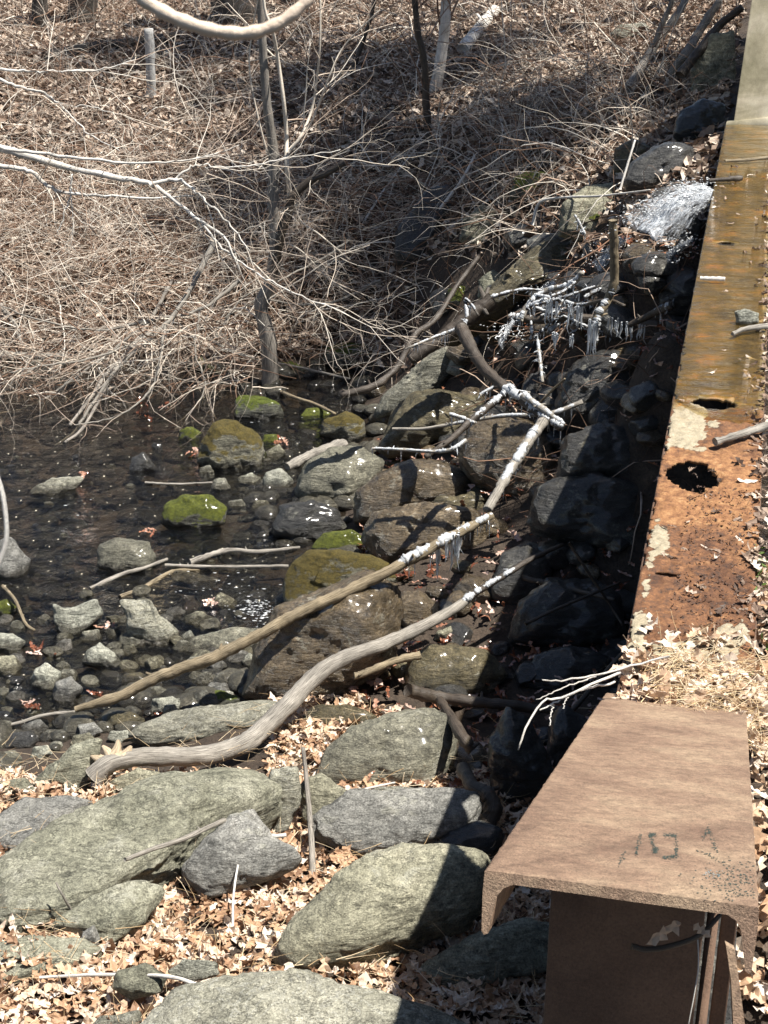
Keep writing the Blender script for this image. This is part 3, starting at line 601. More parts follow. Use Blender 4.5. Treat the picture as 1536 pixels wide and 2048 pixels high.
R([(716,1045),(722,980),(770,945),(830,922),(890,922),(938,955),(930,995),(880,1015),(800,1030)], 'wet', 'rounded wet boulder glinting below the white broken stick', ang=.3, thick=.8, sub=5)
R([(732,1070),(755,1022),(830,1008),(930,1018),(975,1050),(955,1095),(850,1116),(770,1125)], 'wet', 'wide low wet boulder above the long diagonal stick', ang=.3, thick=.8, sub=5)
R([(855,1025),(880,995),(940,988),(968,1010),(950,1038),(890,1040)], 'olive', 'small olive stone wedged above the wide wet boulder', sub=4)
R([(765,895),(788,820),(830,788),(900,783),(970,798),(965,840),(900,875),(840,912),(785,915)], 'olive', 'square-shouldered olive boulder below the leaning grey slab', ang=.5, thick=.8, sub=5)
R([(925,920),(942,860),(1000,838),(1060,848),(1100,885),(1118,940),(1070,990),(1000,995),(945,965)], 'wet', 'wet boulder under the crossing icy branches', ang=.35, thick=.8, sub=5)
R([(748,838),(768,790),(830,730),(880,698),(925,690),(925,722),(872,792),(800,822)], 'grey', 'long grey slab leaning up to the right with grooved face', tilt=20, thick=.5, ang=.7, p=3, sub=5)
R([(892,745),(900,715),(925,706),(940,730),(920,755)], 'pale', 'small pale stone at the top end of the leaning slab')
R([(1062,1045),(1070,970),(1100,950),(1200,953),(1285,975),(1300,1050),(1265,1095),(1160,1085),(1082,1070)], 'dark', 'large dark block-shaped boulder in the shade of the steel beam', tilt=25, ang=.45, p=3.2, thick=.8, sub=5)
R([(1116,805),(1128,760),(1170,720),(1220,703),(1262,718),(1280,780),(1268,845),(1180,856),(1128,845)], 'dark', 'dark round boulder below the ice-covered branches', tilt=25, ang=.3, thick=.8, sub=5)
R([(1040,800),(1050,745),(1090,730),(1125,760),(1118,815),(1070,825)], 'dark', 'small dark boulder left of the dark round one')
R([(812,1385),(826,1320),(870,1292),(960,1298),(1008,1345),(965,1392),(880,1400)], 'olive', 'wet olive boulder under the tip of the forked driftwood', ang=.3, thick=.8, sub=5)
R([(775,1225),(790,1190),(840,1180),(880,1205),(870,1250),(815,1262)], 'wet', 'orange-brown wet stone above the curved driftwood', ang=.4)
R([(868,1282),(875,1262),(900,1252),(914,1268),(900,1290)], 'tan', 'small yellow stone caught under the driftwood tip')
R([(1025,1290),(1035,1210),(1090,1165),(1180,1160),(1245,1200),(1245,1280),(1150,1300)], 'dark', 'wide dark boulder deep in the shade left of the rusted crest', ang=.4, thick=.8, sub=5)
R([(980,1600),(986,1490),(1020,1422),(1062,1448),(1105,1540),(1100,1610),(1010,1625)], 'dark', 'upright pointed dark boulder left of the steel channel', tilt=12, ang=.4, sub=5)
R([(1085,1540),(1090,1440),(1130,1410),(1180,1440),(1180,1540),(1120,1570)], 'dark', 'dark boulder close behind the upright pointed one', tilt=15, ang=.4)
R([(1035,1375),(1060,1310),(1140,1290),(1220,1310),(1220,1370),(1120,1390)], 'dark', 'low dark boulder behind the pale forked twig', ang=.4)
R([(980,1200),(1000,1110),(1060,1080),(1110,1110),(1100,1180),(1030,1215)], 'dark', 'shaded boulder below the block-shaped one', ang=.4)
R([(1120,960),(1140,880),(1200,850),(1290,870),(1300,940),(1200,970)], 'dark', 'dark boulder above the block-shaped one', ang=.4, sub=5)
R([(910,1505),(915,1490),(945,1484),(955,1496),(945,1510)], 'tan', 'small square yellowish stone on the round boulder', anchor=8.62, tilt=0)
R([(600,1445),(640,1412),(700,1408),(755,1432),(745,1452),(670,1460)], 'olive', 'olive stone between the leaf pile and the big wet boulder', ang=.3)
R([(803,1428),(820,1417),(845,1422),(842,1435),(812,1437)], 'tan', 'small cream stone above the round grey-brown boulder', anchor=8.9)
# stream stones
ST = [
 ([(48,1003),(70,978),(130,953),(167,952),(152,978),(100,1003)],'grey','flat pale stone alone in the dark water at the left',60,.5,.6),
 ([(322,1050),(330,1010),(370,988),(420,988),(455,1020),(452,1052),(400,1066),(345,1066)],'moss','rock fully capped with yellow-green moss in midstream',30,.8,.3),
 ([(393,930),(400,885),(430,848),(480,838),(510,860),(530,905),(525,940),(490,955),(430,945)],'mossb','large brown mossy rock standing in the stream',25,.8,.55),
 ([(638,868),(645,838),(690,822),(728,838),(733,868),(705,892),(665,888)],'mossb','moss-topped stone at the foot of the broken stick',25,.8,.5),
 ([(468,835),(472,795),(510,790),(560,810),(568,835),(530,852)],'mossl','dark angular stone with a mossy top in front of the sapling',30,.7,.6),
 ([(355,885),(362,862),(385,853),(404,868),(400,888)],'moss','small mossy stone left of the large brown mossy rock',25,.7,.4),
 ([(198,1135),(202,1095),(240,1078),(295,1085),(308,1115),(300,1145),(240,1150)],'smooth','smooth olive rock touching the bark strips',28,.8,.35),
 ([(-30,1150),(-20,1085),(20,1073),(62,1120),(55,1150),(10,1168)],'blue','grey rock cut by the left edge beside the bright twig',28,.8,.6),
 ([(105,1200),(128,1216),(190,1198),(207,1225),(160,1268),(125,1285),(108,1245)],'pale','pale angular slab with a notched top in the shallow water',35,.5,.7),
 ([(238,1200),(300,1198),(322,1232),(358,1262),(352,1292),(300,1304),(262,1275),(258,1235)],'grey','tall pale angular rock with a dark overhang on its left',25,.7,.7),
 ([(372,1310),(400,1275),(460,1256),(520,1260),(530,1285),(480,1305),(410,1320)],'smooth','smooth half-submerged stone under the long diagonal stick',55,.5,.3),
 ([(163,1335),(175,1300),(200,1284),(230,1305),(248,1335),(215,1348)],'pale','triangular pale rock left of the long stick',25,.7,.6),
 ([(-20,1310),(-15,1265),(25,1264),(52,1285),(30,1315)],'pale','pale rock at the left edge above its twin',30,.7,.6),
 ([(-20,1355),(-10,1315),(25,1310),(45,1335),(35,1358)],'tan','tan rock at the left edge below the pale one',30,.7,.6),
 ([(57,1380),(65,1335),(95,1325),(122,1345),(125,1380),(90,1390)],'pale','blocky pale grey rock near the left stones',22,.7,.65),
 ([(104,1405),(115,1365),(145,1352),(166,1375),(160,1410),(130,1416)],'blue','faceted grey rock beside the blocky pale one',22,.7,.7),
 ([(158,1285),(165,1262),(195,1258),(204,1278),(190,1293)],'grey','small square stone above the triangular rock',25,.7,.6),
 ([(357,1295),(362,1270),(380,1260),(392,1275),(385,1297)],'pale','small pale stone right of the tall angular rock',20,.7,.5),
 ([(242,1312),(250,1292),(268,1288),(277,1305),(262,1318)],'tan','small tan stone below the tall angular rock',22,.7,.5),
 ([(364,1258),(375,1232),(410,1222),(428,1240),(415,1262)],'tan','flat yellowish stone near the glinting riffle',50,.5,.5),
 ([(298,1430),(305,1398),(340,1392),(368,1410),(360,1432)],'pale','pale stone under the lower end of the long stick',28,.7,.5),
 ([(398,1415),(405,1388),(445,1380),(480,1395),(478,1415),(430,1424)],'mossl','pale stone with green moss on its left shoulder',30,.7,.5),
 ([(208,1460),(218,1430),(260,1422),(290,1440),(275,1468)],'olive','brown stone among the grey pebbles near the root',30,.7,.5),
 ([(240,1372),(248,1348),(280,1344),(305,1360),(290,1380)],'olive','rounded brown stone above the lower end of the stick',30,.7,.4),
 ([(326,1430),(330,1412),(350,1408),(362,1425),(350,1438)],'grey','little grey stone behind the pale one',28,.7,.5),
 ([(268,1395),(280,1378),(320,1372),(345,1388),(325,1402)],'pale','pale stone touching the long stick from below',32,.7,.5),
 ([(155,1478),(162,1450),(190,1444),(206,1462),(190,1482)],'blue','grey wedge-shaped stone above the dark ridged one',25,.7,.6),
 ([(40,1478),(50,1448),(80,1438),(98,1458),(85,1480)],'blue','dark grey pebble-bank stone at the left',30,.7,.6),
 ([(10,1500),(20,1470),(55,1462),(80,1482),(65,1502)],'dark','dark wet stone in the pebble bank',30,.7,.5),
 ([(60,1518),(68,1494),(95,1490),(105,1508),(85,1522)],'pale','small pale stone low in the pebble bank',30,.7,.5),
 ([(-10,1535),(-5,1505),(30,1500),(45,1520),(20,1540)],'smooth','rounded stone at the left edge of the pebble bank',30,.7,.4),
 ([(140,1492),(148,1470),(178,1465),(192,1480),(170,1495)],'tan','yellowish stone above the root end of the driftwood',30,.7,.5),
 ([(215,1482),(225,1462),(255,1460),(268,1476),(240,1490)],'pale','pale stone touching the root end of the driftwood',30,.7,.5),
 ([(397,950),(402,933),(420,930),(430,945),(415,954)],'pale','chip of pale stone at the foot of the large mossy rock',20,.7,.6),
 ([(474,972),(480,952),(505,945),(522,955),(510,975)],'pale','flat pale stone below the large mossy rock',45,.6,.5),
 ([(522,975),(530,943),(555,936),(588,962),(575,990),(540,985)],'pale','pale yellow angular stone right of the flat one',25,.7,.6),
 ([(418,985),(428,960),(450,955),(462,975),(445,990)],'grey','grey stone below the large mossy rock',28,.7,.5),
 ([(256,948),(262,918),(285,904),(300,925),(320,945),(285,955)],'dark','pair-shaped dark stone in open water',25,.7,.6),
 ([(302,892),(308,885),(322,888),(326,900),(312,905)],'dark','tiny dark stone in open water',25,.7,.5),
 ([(455,1020),(462,1003),(485,998),(495,1014),(478,1022)],'pale','small pale stone right of the green-capped rock',25,.7,.5),
 ([(500,1020),(508,1002),(530,1000),(540,1015),(520,1024)],'tan','small tan stone below the yellow angular one',25,.7,.5),
 ([(643,728),(655,700),(690,683),(725,690),(728,715),(700,732),(665,738)],'mossl','mossy slab by the far bank right of the sapling',30,.7,.6),
 ([(553,750),(560,728),(590,722),(612,738),(600,755)],'mossl','mossy stone at the sapling foot',30,.7,.5),
 ([(598,840),(615,818),(640,815),(662,828),(650,842)],'moss','flat green mossy stone left of the moss-topped one',45,.6,.3),
 ([(520,888),(530,870),(552,868),(558,884),(540,892)],'moss','mossy lump right of the large brown rock',30,.6,.3),
 ([(530,925),(540,900),(560,888),(572,905),(560,925)],'tan','tan stone behind the bark slab',25,.7,.5),
 ([(-20,1235),(-15,1205),(15,1198),(35,1215),(20,1238)],'moss','mossy stone at the left edge beside the bent stick',30,.7,.3),
 ([(340,1165),(360,1140),(400,1150),(440,1158),(430,1175),(380,1178)],'olive','flat submerged stone left of the glinting riffle',60,.4,.4),
 ([(482,1340),(488,1312),(500,1305),(512,1320),(508,1342)],'pale','small upright pale stone at the foot of the big wet boulder',10,.7,.6)]
for s_, m_, l_, ti, th, an in ST: R(s_, m_, l_, tilt=ti, thick=th, ang=an, sub=4 if len(s_) < 7 else 5)
# rocks in the slope beyond
BG = [
 ([(918,480),(925,435),(960,408),(998,420),(1003,470),(970,500)],'tan','pale mossy boulder embedded in the slope above the leaning slab',30,.6,.5),
 ([(955,600),(960,560),(985,540),(1012,560),(1005,598)],'green','grey-green stone just above the icy branches',30,.6,.5),
 ([(890,612),(895,582),(920,570),(940,588),(930,615)],'moss','bright mossy stone in the bank right of the sapling',30,.6,.4),
 ([(790,520),(800,450),(850,385),(890,375),(900,420),(860,490),(820,525)],'dark','dark slab leaning in the shaded slope',25,.5,.6),
 ([(1018,400),(1030,355),(1070,340),(1100,352),(1095,390),(1050,405)],'mossl','dark green stone under the arching dry stems',30,.6,.5),
 ([(1115,470),(1122,410),(1165,378),(1225,365),(1240,410),(1220,470),(1160,485)],'tan','pale boulder left of the waterfall',30,.7,.5),
 ([(1165,440),(1180,425),(1215,425),(1225,440),(1200,458)],'moss','bright green mossy stone in front of the pale boulder',30,.6,.3),
 ([(1252,370),(1262,330),(1300,298),(1360,288),(1385,300),(1378,345),(1330,375),(1280,385)],'dark','smooth wet boulder just above the waterfall',35,.8,.3),
 ([(1225,345),(1232,300),(1265,280),(1300,295),(1290,340),(1255,352)],'olive','brownish rock left of the wet boulder above the fall',30,.6,.5),
 ([(1380,195),(1385,130),(1420,75),(1475,60),(1475,190),(1430,205)],'green','tall green boulder against the concrete wall',20,.6,.4),
 ([(1350,275),(1360,225),(1400,200),(1450,205),(1450,270),(1400,290)],'dark','shaded rock at the foot of the concrete wall',30,.7,.4),
 ([(1140,640),(1150,610),(1180,600),(1200,620),(1185,645)],'dark','wet stone hidden among the icy branches',30,.6,.4),
 ([(1300,400),(1310,375),(1350,365),(1385,375),(1375,405)],'dark','black wet stone at the lip of the waterfall',30,.6,.4),
 ([(1340,470),(1350,430),(1380,420),(1400,450),(1390,490),(1355,495)],'dark','dark stone splitting the falling water',30,.6,.4),
 ([(1220,70),(1240,50),(1290,45),(1310,70),(1270,90)],'grey','grey stone high on the slope beside the fallen trunks',30,.6,.4)]
for s_, m_, l_, ti, th, an in BG: R(s_, m_, l_, tilt=ti, thick=th, ang=an, sub=5 if len(s_) > 5 else 4)
# stone on the crest
R([(1469,648),(1472,622),(1490,617),(1518,625),(1516,645),(1490,655)], 'pale', 'pale angular stone lying on the wet steel crest', tilt=20, thick=.7, ang=.6, h=CREST+.005)

# pebbles: countable ones share a label, the bed itself is gravel
def scatter_px(n, box, seed, water=True):
    rg = np.random.default_rng(seed); out = []
    x0, x1, y0, y1 = box
    for _ in range(n):
        out.append((rg.uniform(x0, x1), rg.uniform(y0, y1)))
    return out, rg
proto = []
for k in range(6):
    D, Fa = ico(4); rg = np.random.default_rng(k+400); lim = np.ones(len(D))
    for q in range(9):
        n = rg.normal(size=3); n /= np.linalg.norm(n); dn = D @ n; lim = np.minimum(lim, np.where(dn > .05, rg.uniform(.6, .9)/np.maximum(dn, .05), 9))
    P = D*(lim*(1+nfield(D, 3, k, 3)*.05))[:, None]
    proto.append((P, Fa))
LM = [(390,1025,'yellow-green moss-capped rock'),(460,890,'large brown mossy rock'),(253,1115,'smooth olive rock'),(110,978,'flat pale stone'),(300,1250,'tall pale angular rock'),(155,1240,'notched pale slab'),(205,1315,'triangular pale rock'),(90,1358,'blocky pale rock'),(20,1120,'grey rock at the left edge'),(260,1150,'bark strip'),(510,1222,'glinting riffle'),(200,1405,'low end of the long pole'),(200,1530,'driftwood root end'),(680,950,'dome-shaped olive boulder'),(1180,1010,'dark block-shaped boulder'),(1200,780,'dark round boulder'),(1330,430,'waterfall'),(1120,600,'frozen branch pile'),(1090,835,'crossing icy branches'),(1040,1520,'upright pointed boulder'),(930,1200,'tip of the curved driftwood'),(640,1290,'big wet brown boulder'),(1100,1380,'pale forked twig'),(840,760,'leaning grey slab'),(1290,1150,'middle of the beam edge'),(820,975,'glinting wet boulder'),(845,1065,'wide low wet boulder'),(765,1510,'round grey-brown boulder'),(400,1300,'middle of the long pole'),(90,1460,'white stick in the water'),(600,1095,'brown mossy boulder'),(520,820,'angular mossy stone'),(120,1500,'dark green ridged stone'),(1340,620,'frosted log end'),(1010,910,'boulder under the icy branches')]
CN = {'pale': 'pale', 'grey': 'grey', 'tan': 'tan', 'blue': 'blue-grey', 'pebble': 'dull brown', 'dark': 'dark', 'wet': 'brown wet', 'olive': 'olive wet'}
seen_labels = {}
def stone_label(px, py, w, mat):
    l = sorted(LM, key=lambda q: math.hypot(q[0]-px, q[1]-py)); sz = 'tiny' if w < 18 else 'small' if w < 30 else 'fist-sized' if w < 44 else 'middling' if w < 65 else 'large'
    for q in l[:4]:
        dx, dy = px-q[0], py-q[1]; dist = math.hypot(dx, dy)
        way = ('right of' if dx > 0 else 'left of') if abs(dx) > abs(dy) else ('below' if dy > 0 else 'above')
        near = 'close' if dist < 40 else 'a little' if dist < 85 else 'well'
        t = f'{sz} {CN[mat]} stone {near} {way} the {q[2]}'
        if t not in seen_labels: seen_labels[t] = 1; return t
    for way2 in ('between', 'midway between'):
        t = f'{sz} {CN[mat]} stone {way2} the {l[0][2]} and the {l[1][2]}'
        if t not in seen_labels: seen_labels[t] = 1; return t
    return t
def pebble(px, py, wpx, mat):
    b = hit(px, py, 0, True); d = depth_of(b); s_ = wpx*d/F/2; P, Fa = proto[random.randrange(6)]
    me = mesh_obj('pebble', P*np.array([1, .8, .62])*s_, Fa, M[mat]); me.location = (b[0], b[1], b[2]+s_*.18)
    me.rotation_euler = (random.uniform(-.3, .3), random.uniform(-.3, .3), random.uniform(0, 6.28))
    me['label'] = stone_label(px, py, wpx, mat)
    return me
pts, rg = scatter_px(95, (0, 480, 1330, 1520), 5); n_p = 0
occupied = [(np.array(s_[0]).min(0), np.array(s_[0]).max(0)) for s_ in ST]
def free(x, y): return not any(a[0] < x < b[0] and a[1] < y < b[1] for a, b in occupied)
for x, y in pts:
    if not free(x, y) or y > 1500 - x*.12 + 30 or (x > 250 and y > 1440): continue
    tag(pebble(x, y, rg.uniform(16, 42), random.choice(['blue','grey','pebble','pale','dark','tan'])), None, 'pebble', 'stones of the pebble bank')
pts, rg = scatter_px(170, (0, 640, 900, 1340), 6)
for x, y in pts:
    if not free(x, y) or (x > 540 and y > 1000): continue
    tag(pebble(x, y, rg.uniform(10, 26), random.choice(['grey','dark','dark','pebble','pale'])), None, 'pebble', 'stones scattered in the stream')
pts, rg = scatter_px(85, (0, 500, 1180, 1500), 15)
for x, y in pts:
    if y > 1500 - x*.12 + 10 or (x > 300 and y > 1430): continue
    tag(pebble(x, y, rg.uniform(30, 58), random.choice(['pale','grey','tan','blue','grey'])), None, 'stone', 'broken stones of the shallows')
rg = np.random.default_rng(78); nb = 0
while nb < 46:
    x, y = rg.uniform(690, 1010), rg.uniform(760, 1400); b = hit(x, y)
    if b[2] < .02: nb += .2; continue
    nb += 1; me = pebble(x, y, rg.uniform(35, 80), random.choice(['wet', 'olive', 'wet'])); me.name = 'stone'
    tag(me, None, 'stone', 'wet stones between the middle boulders')
rg = np.random.default_rng(77); nb = 0
while nb < 110:
    x, y = (rg.uniform(880, 1330), rg.uniform(520, 1560)) if nb < 50 else (rg.uniform(1000, 1390), rg.uniform(480, 900)); b = hit(x, y)
    if b[0] > crest_x(b[1])-.15: continue
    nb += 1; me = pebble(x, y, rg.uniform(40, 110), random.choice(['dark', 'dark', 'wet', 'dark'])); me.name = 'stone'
    tag(me, None, 'stone', 'dark stones of the shaded hollow')
# stream bed gravel: one mass
GV, GF, nn = [], [], 0; rg = np.random.default_rng(11); D, Fa = ico(2)
for _ in range(3400):
    px = rg.uniform(-40, 1250); py = rg.uniform(760, 1560) ; b = None
    x = rg.uniform(-5, 2.2); y = rg.uniform(6.2, 14.5)
    GV.append((x, y, rg.uniform(.03, .13)))
GV = np.array(GV); hz = height(GV[:, 0], GV[:, 1]); keep = ((hz < .02) | (GV[:, 1] < 7)) & (hz < .2) & (GV[:, 0] < crest_x(GV[:, 1]) - .1); GV = GV[keep]; hz = hz[keep]
VV = []; FF = []
for k, (x, y, s_) in enumerate(GV):
    P = D*np.array([1, rg.uniform(.6, 1), rg.uniform(.4, .7)])*s_*(1+rg.normal(0, .06, (len(D), 1))); a = rg.uniform(0, 6.28); c, s2 = math.cos(a), math.sin(a)
    P = np.stack([P[:, 0]*c-P[:, 1]*s2, P[:, 0]*s2+P[:, 1]*c, P[:, 2]], 1)
    VV.append(P+np.array([x, y, hz[k]+s_*.25])); FF.append(Fa+k*len(D))
o = mesh_obj('gravel', np.vstack(VV), np.vstack(FF), M['pebble']); tag(o, 'dark wet cobbles and gravel covering the stream bed', 'gravel', kind='stuff')

# ---------------------------------------------------------------- steel crest, channel, pier, wall
cd = CL1 - CL0; CLEN = np.linalg.norm(cd); cd /= CLEN; cr = np.array([cd[1], -cd[0], 0]); WID = .385
root = empty('steel_crest_beam', CL0 - cd*.35); tag(root, 'long level rusted steel beam with two holes and water over its far part', 'steel beam')
def local(px, py):
    p = at_h(px, py, CREST) - CL0; return p @ cr, p @ cd
h1 = local(1386, 950); h2 = local(1427, 808); h3 = local(1452, 487)
NS, NT = 50, 1180; s_ = np.linspace(0, WID, NS); t_ = np.linspace(-.35, CLEN+.05, NT); SS, TT = np.meshgrid(s_, t_, indexing='ij')
def n2d(a, b, sc, sd): 
    return np.array([noise.fractal(Vector((x*sc, y*sc, sd)), .7, 2.1, 4) for x, y in zip(a.ravel(), b.ravel())]).reshape(a.shape)
sub = (TT < 3.4)
NZ = np.zeros_like(SS); NZ[:, :] = n2d(SS, TT, 9, 3.3)
N2 = n2d(SS, TT, 34, 8.1)
def blob(c, a, b): 
    return np.sqrt(((SS-c[0])/a)**2 + ((TT-c[1])/b)**2) + NZ*.22 + N2*.05
holes = (blob(h1, .088, .135) < 1) | (blob(h2, .098, .062) < 1) | (blob(h3, .045, .04) < 1) | (blob((.095, .62), .034, .012) < .9)
edge = (SS < .004 + .02*np.clip(NZ, 0, 1)*(TT < 3)) | (SS > WID-.004-.03*np.clip(N2+NZ*.5, 0, 1))
keep = ~(holes | edge); 
fq = keep[:-1, :-1] & keep[1:, :-1] & keep[1:, 1:] & keep[:-1, 1:]
def zbox(x0, y0, x1, y1, soft=.03):
    a = local(x0, y0); b = local(x1, y1); l0, l1 = sorted((a[0], b[0])); t0, t1 = sorted((a[1], b[1]))
    dx = np.minimum(SS-l0, l1-SS); dy = np.minimum(TT-t0, t1-TT)*.5; d = np.minimum(dx, dy) + NZ*.030 + N2*.012
    return np.clip(.5+d/soft*.5, 0, 1)
ZS = np.maximum.reduce([zbox(1330, 893, 1420, 815), zbox(1280, 1225, 1318, 1055), zbox(1290, 1110, 1350, 1040)*.6, zbox(1428, 1310, 1490, 1262), zbox(1245, 1345, 1300, 1225)*.9, zbox(1300, 1345, 1430, 1275)*.75, zbox(1400, 860, 1445, 835)*.6])
ZO = np.maximum.reduce([zbox(1300, 1050, 1530, 905, .12), zbox(1460, 1120, 1530, 1000, .12)*.8, zbox(1350, 815, 1400, 775, .08), zbox(1410, 905, 1530, 830, .1)*.5])
ZZ = ZS*.004 + (NZ*.006 + N2*.006)*np.where(TT < 2.6, 1, .25) * (SS > .02); d1 = np.minimum(blob(h1, .088, .135), blob(h2, .098, .062)); ZZ = ZZ - .012*np.clip(1.25-d1, 0, .3)
P = CL0 + SS[..., None]*cr + TT[..., None]*cd + ZZ[..., None]*np.array([0, 0, 1.])
i, j = np.where(fq); top = np.stack([i*NT+j, (i+1)*NT+j, (i+1)*NT+j+1, i*NT+j+1], -1)
used = np.unique(top); remap = -np.ones(NS*NT, int); remap[used] = np.arange(len(used))
web = part('top_plate', P.reshape(-1, 3)[used], remap[top], M['crest'], root, uv=np.stack([SS, TT], -1).reshape(-1, 2)[used])
for nm_, arr in (('scale_zone', ZS), ('orange_zone', ZO)):
    a_ = web.data.attributes.new(nm_, 'FLOAT', 'POINT'); a_.data.foreach_set('value', arr.reshape(-1)[used].astype(np.float32))
so_ = web.modifiers.new('s', 'SOLIDIFY'); so_.thickness = .011; so_.offset = -1
def box_pts(o, a, b, c):
    V = []; 
    for x in (0, 1):
        for y in (0, 1):
            for z in (0, 1): V.append(o + a*x + b*y + c*z)
    return np.array(V), np.array([(0,1,3,2),(4,6,7,5),(0,4,5,1),(2,3,7,6),(0,2,6,4),(1,5,7,3)])
up = np.array([0, 0, 1.])
for off in (0.004, WID-.016):
    n = 160; tt = np.linspace(-.35, CLEN+.05, n); lo = -.088 + .01*np.random.default_rng(3).normal(size=n)
    A = CL0[None]+cd*tt[:, None]+cr*off-up*.013; B = A+up*(lo+.013)[:, None]; Cc = A+cr*.012; Dd = B+cr*.008
    V = np.stack([A, B, Dd, Cc], 1).reshape(-1, 3); k = np.arange(n-1)[:, None]*4
    fc = np.vstack([np.hstack([k+q, k+(q+1) % 4, k+4+(q+1) % 4, k+4+q]) for q in range(4)])
    part('flange', V, fc, M['pier'], root)
# water film on far part
n = 240; tt = np.linspace(T_FAR-.12, CLEN-.02, n); rg = np.random.default_rng(2)
sa = np.linspace(0, 1, 8); left = np.clip(.16-(tt-T_FAR+.12)*.9, .003, 1) + .012*np.abs(np.sin(tt*9)); right = WID-.02-.012*np.abs(np.sin(tt*7+1))
SSf = left[:, None]*(1-sa)+right[:, None]*sa
P = CL0 + SSf[..., None]*cr + tt[:, None, None]*cd + up*(.0085)
k, l = np.meshgrid(np.arange(n-1), np.arange(7), indexing='ij'); q = np.stack([k*8+l, k*8+l+1, (k+1)*8+l+1, (k+1)*8+l], -1).reshape(-1, 4)
cen = P.reshape(-1, 3)[q].mean(1) - CL0; cs, ct = cen @ cr, cen @ cd
ok = np.ones(len(q), bool)
for c, a, b in ((h1, .1, .15), (h2, .11, .09), (h3, .06, .055)): ok &= ((cs-c[0])/a)**2 + ((ct-c[1])/b)**2 > 1
fo = mesh_obj('water', P.reshape(-1, 3), q[ok], M['film']); tag(fo, 'thin sheet of olive-brown water lying on the far part of the steel crest', 'water', kind='structure')
# wall below crest
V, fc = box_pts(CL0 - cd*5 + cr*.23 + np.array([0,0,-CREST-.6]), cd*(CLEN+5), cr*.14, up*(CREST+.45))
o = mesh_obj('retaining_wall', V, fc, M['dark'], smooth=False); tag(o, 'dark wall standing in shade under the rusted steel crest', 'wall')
# concrete abutment
wa = CL1.copy(); wdir = np.array([1, .5, 0]); wdir /= np.linalg.norm(wdir)
wperp = np.array([.75, 1, 0]); 
base = np.array([wa[0]+.004, wa[1]+.01, CREST-1.2])
nzn = 30
V, fc = box_pts(base, wdir*3.5, wperp*1.2, up*4.2 + np.array([.22, 0, 0]))
o = mesh_obj('concrete_abutment', V, fc, M['concrete'], smooth=False); tag(o, 'tall stained concrete abutment wall at the far end of the crest', 'wall')
bv = o.modifiers.new('b', 'BEVEL'); bv.width = .015; bv.segments = 2
V, fc = box_pts(base + np.array([.0, -.05, 1.02]), wdir*3.5, np.array([0.02, .05, 0]), up*.21); part('footing', V, fc, M['concrete'], o)

# sloping channel
def camv(x, y, z): # camera axes (right, down, forward) -> world
    return np.array([x, z*CP - y*SP, -(z*SP) - y*CP])
ax = camv((1466-768)/F, (1013-1024)/F, 1); L = 2.086*np.linalg.norm(ax); ax /= np.linalg.norm(ax)
A = at_d(970, 1742, 2.19); B = at_d(1518, 1817, 2.19*.9607)
xr = B - A; W = np.linalg.norm(xr); xr /= W; dn = np.cross(ax, xr); dn /= np.linalg.norm(dn)
if dn[2] > 0: dn = -dn
prof = [(0,0)]
FW = .092; tw = .0145
right_half = [(0,0),(W,0)]
pr = [(0,0),(.003,-.0015),(W-.003,-.0015),(W,0.002),(W+.001,.03),(W-.002,FW-.004),(W-.006,FW),(W-.012,FW-.003),(W-.021,.034),(W-.029,.021),(W-.042,tw),
      (.75*W,tw-.0006),(.5*W,tw+.0006),(.25*W,tw),(.042,tw),(.029,.021),(.021,.034),(.012,FW-.003),(.006,FW),(.002,FW-.004),(-.001,.03)]
n = 90; tt = np.linspace(0, L, n); rg = np.random.default_rng(9); V = []
for k, t in enumerate(tt):
    for (a, b) in pr:
        j_ = rg.normal(0, .0004) ; V.append(A + xr*(a+j_) + dn*(b+rg.normal(0, .0003)) + ax*t)
m = len(pr); k = np.arange(n-1)[:, None]*m
fc = np.vstack([np.hstack([k+q, k+m+q, k+m+(q+1) % m, k+(q+1) % m]) for q in range(m)])
ch = empty('steel_channel', A); tag(ch, 'sloping rust-brown steel channel, flat web up and open end facing the viewer', 'steel channel')
body = part('web_and_flanges', V, fc, M['steel'], ch, smooth=False)
# end caps as fans of quads (profile halves)
bm = bmesh.new(); bm.from_mesh(body.data); bm.verts.ensure_lookup_table()
for base_i in (0, (n-1)*m):
    bm.faces.new([bm.verts[base_i+q] for q in range(m)])
bmesh.ops.triangulate(bm, faces=[f for f in bm.faces if len(f.verts) > 4], ngon_method='EAR_CLIP')
bmesh.ops.recalc_face_normals(bm, faces=bm.faces[:]); bm.to_mesh(body.data); bm.free()
def on_web(px, py, off=.0006):
    r = ray(px, py); t = np.dot(A-CAM, dn)/np.dot(r, dn); return CAM + r*t - dn*off
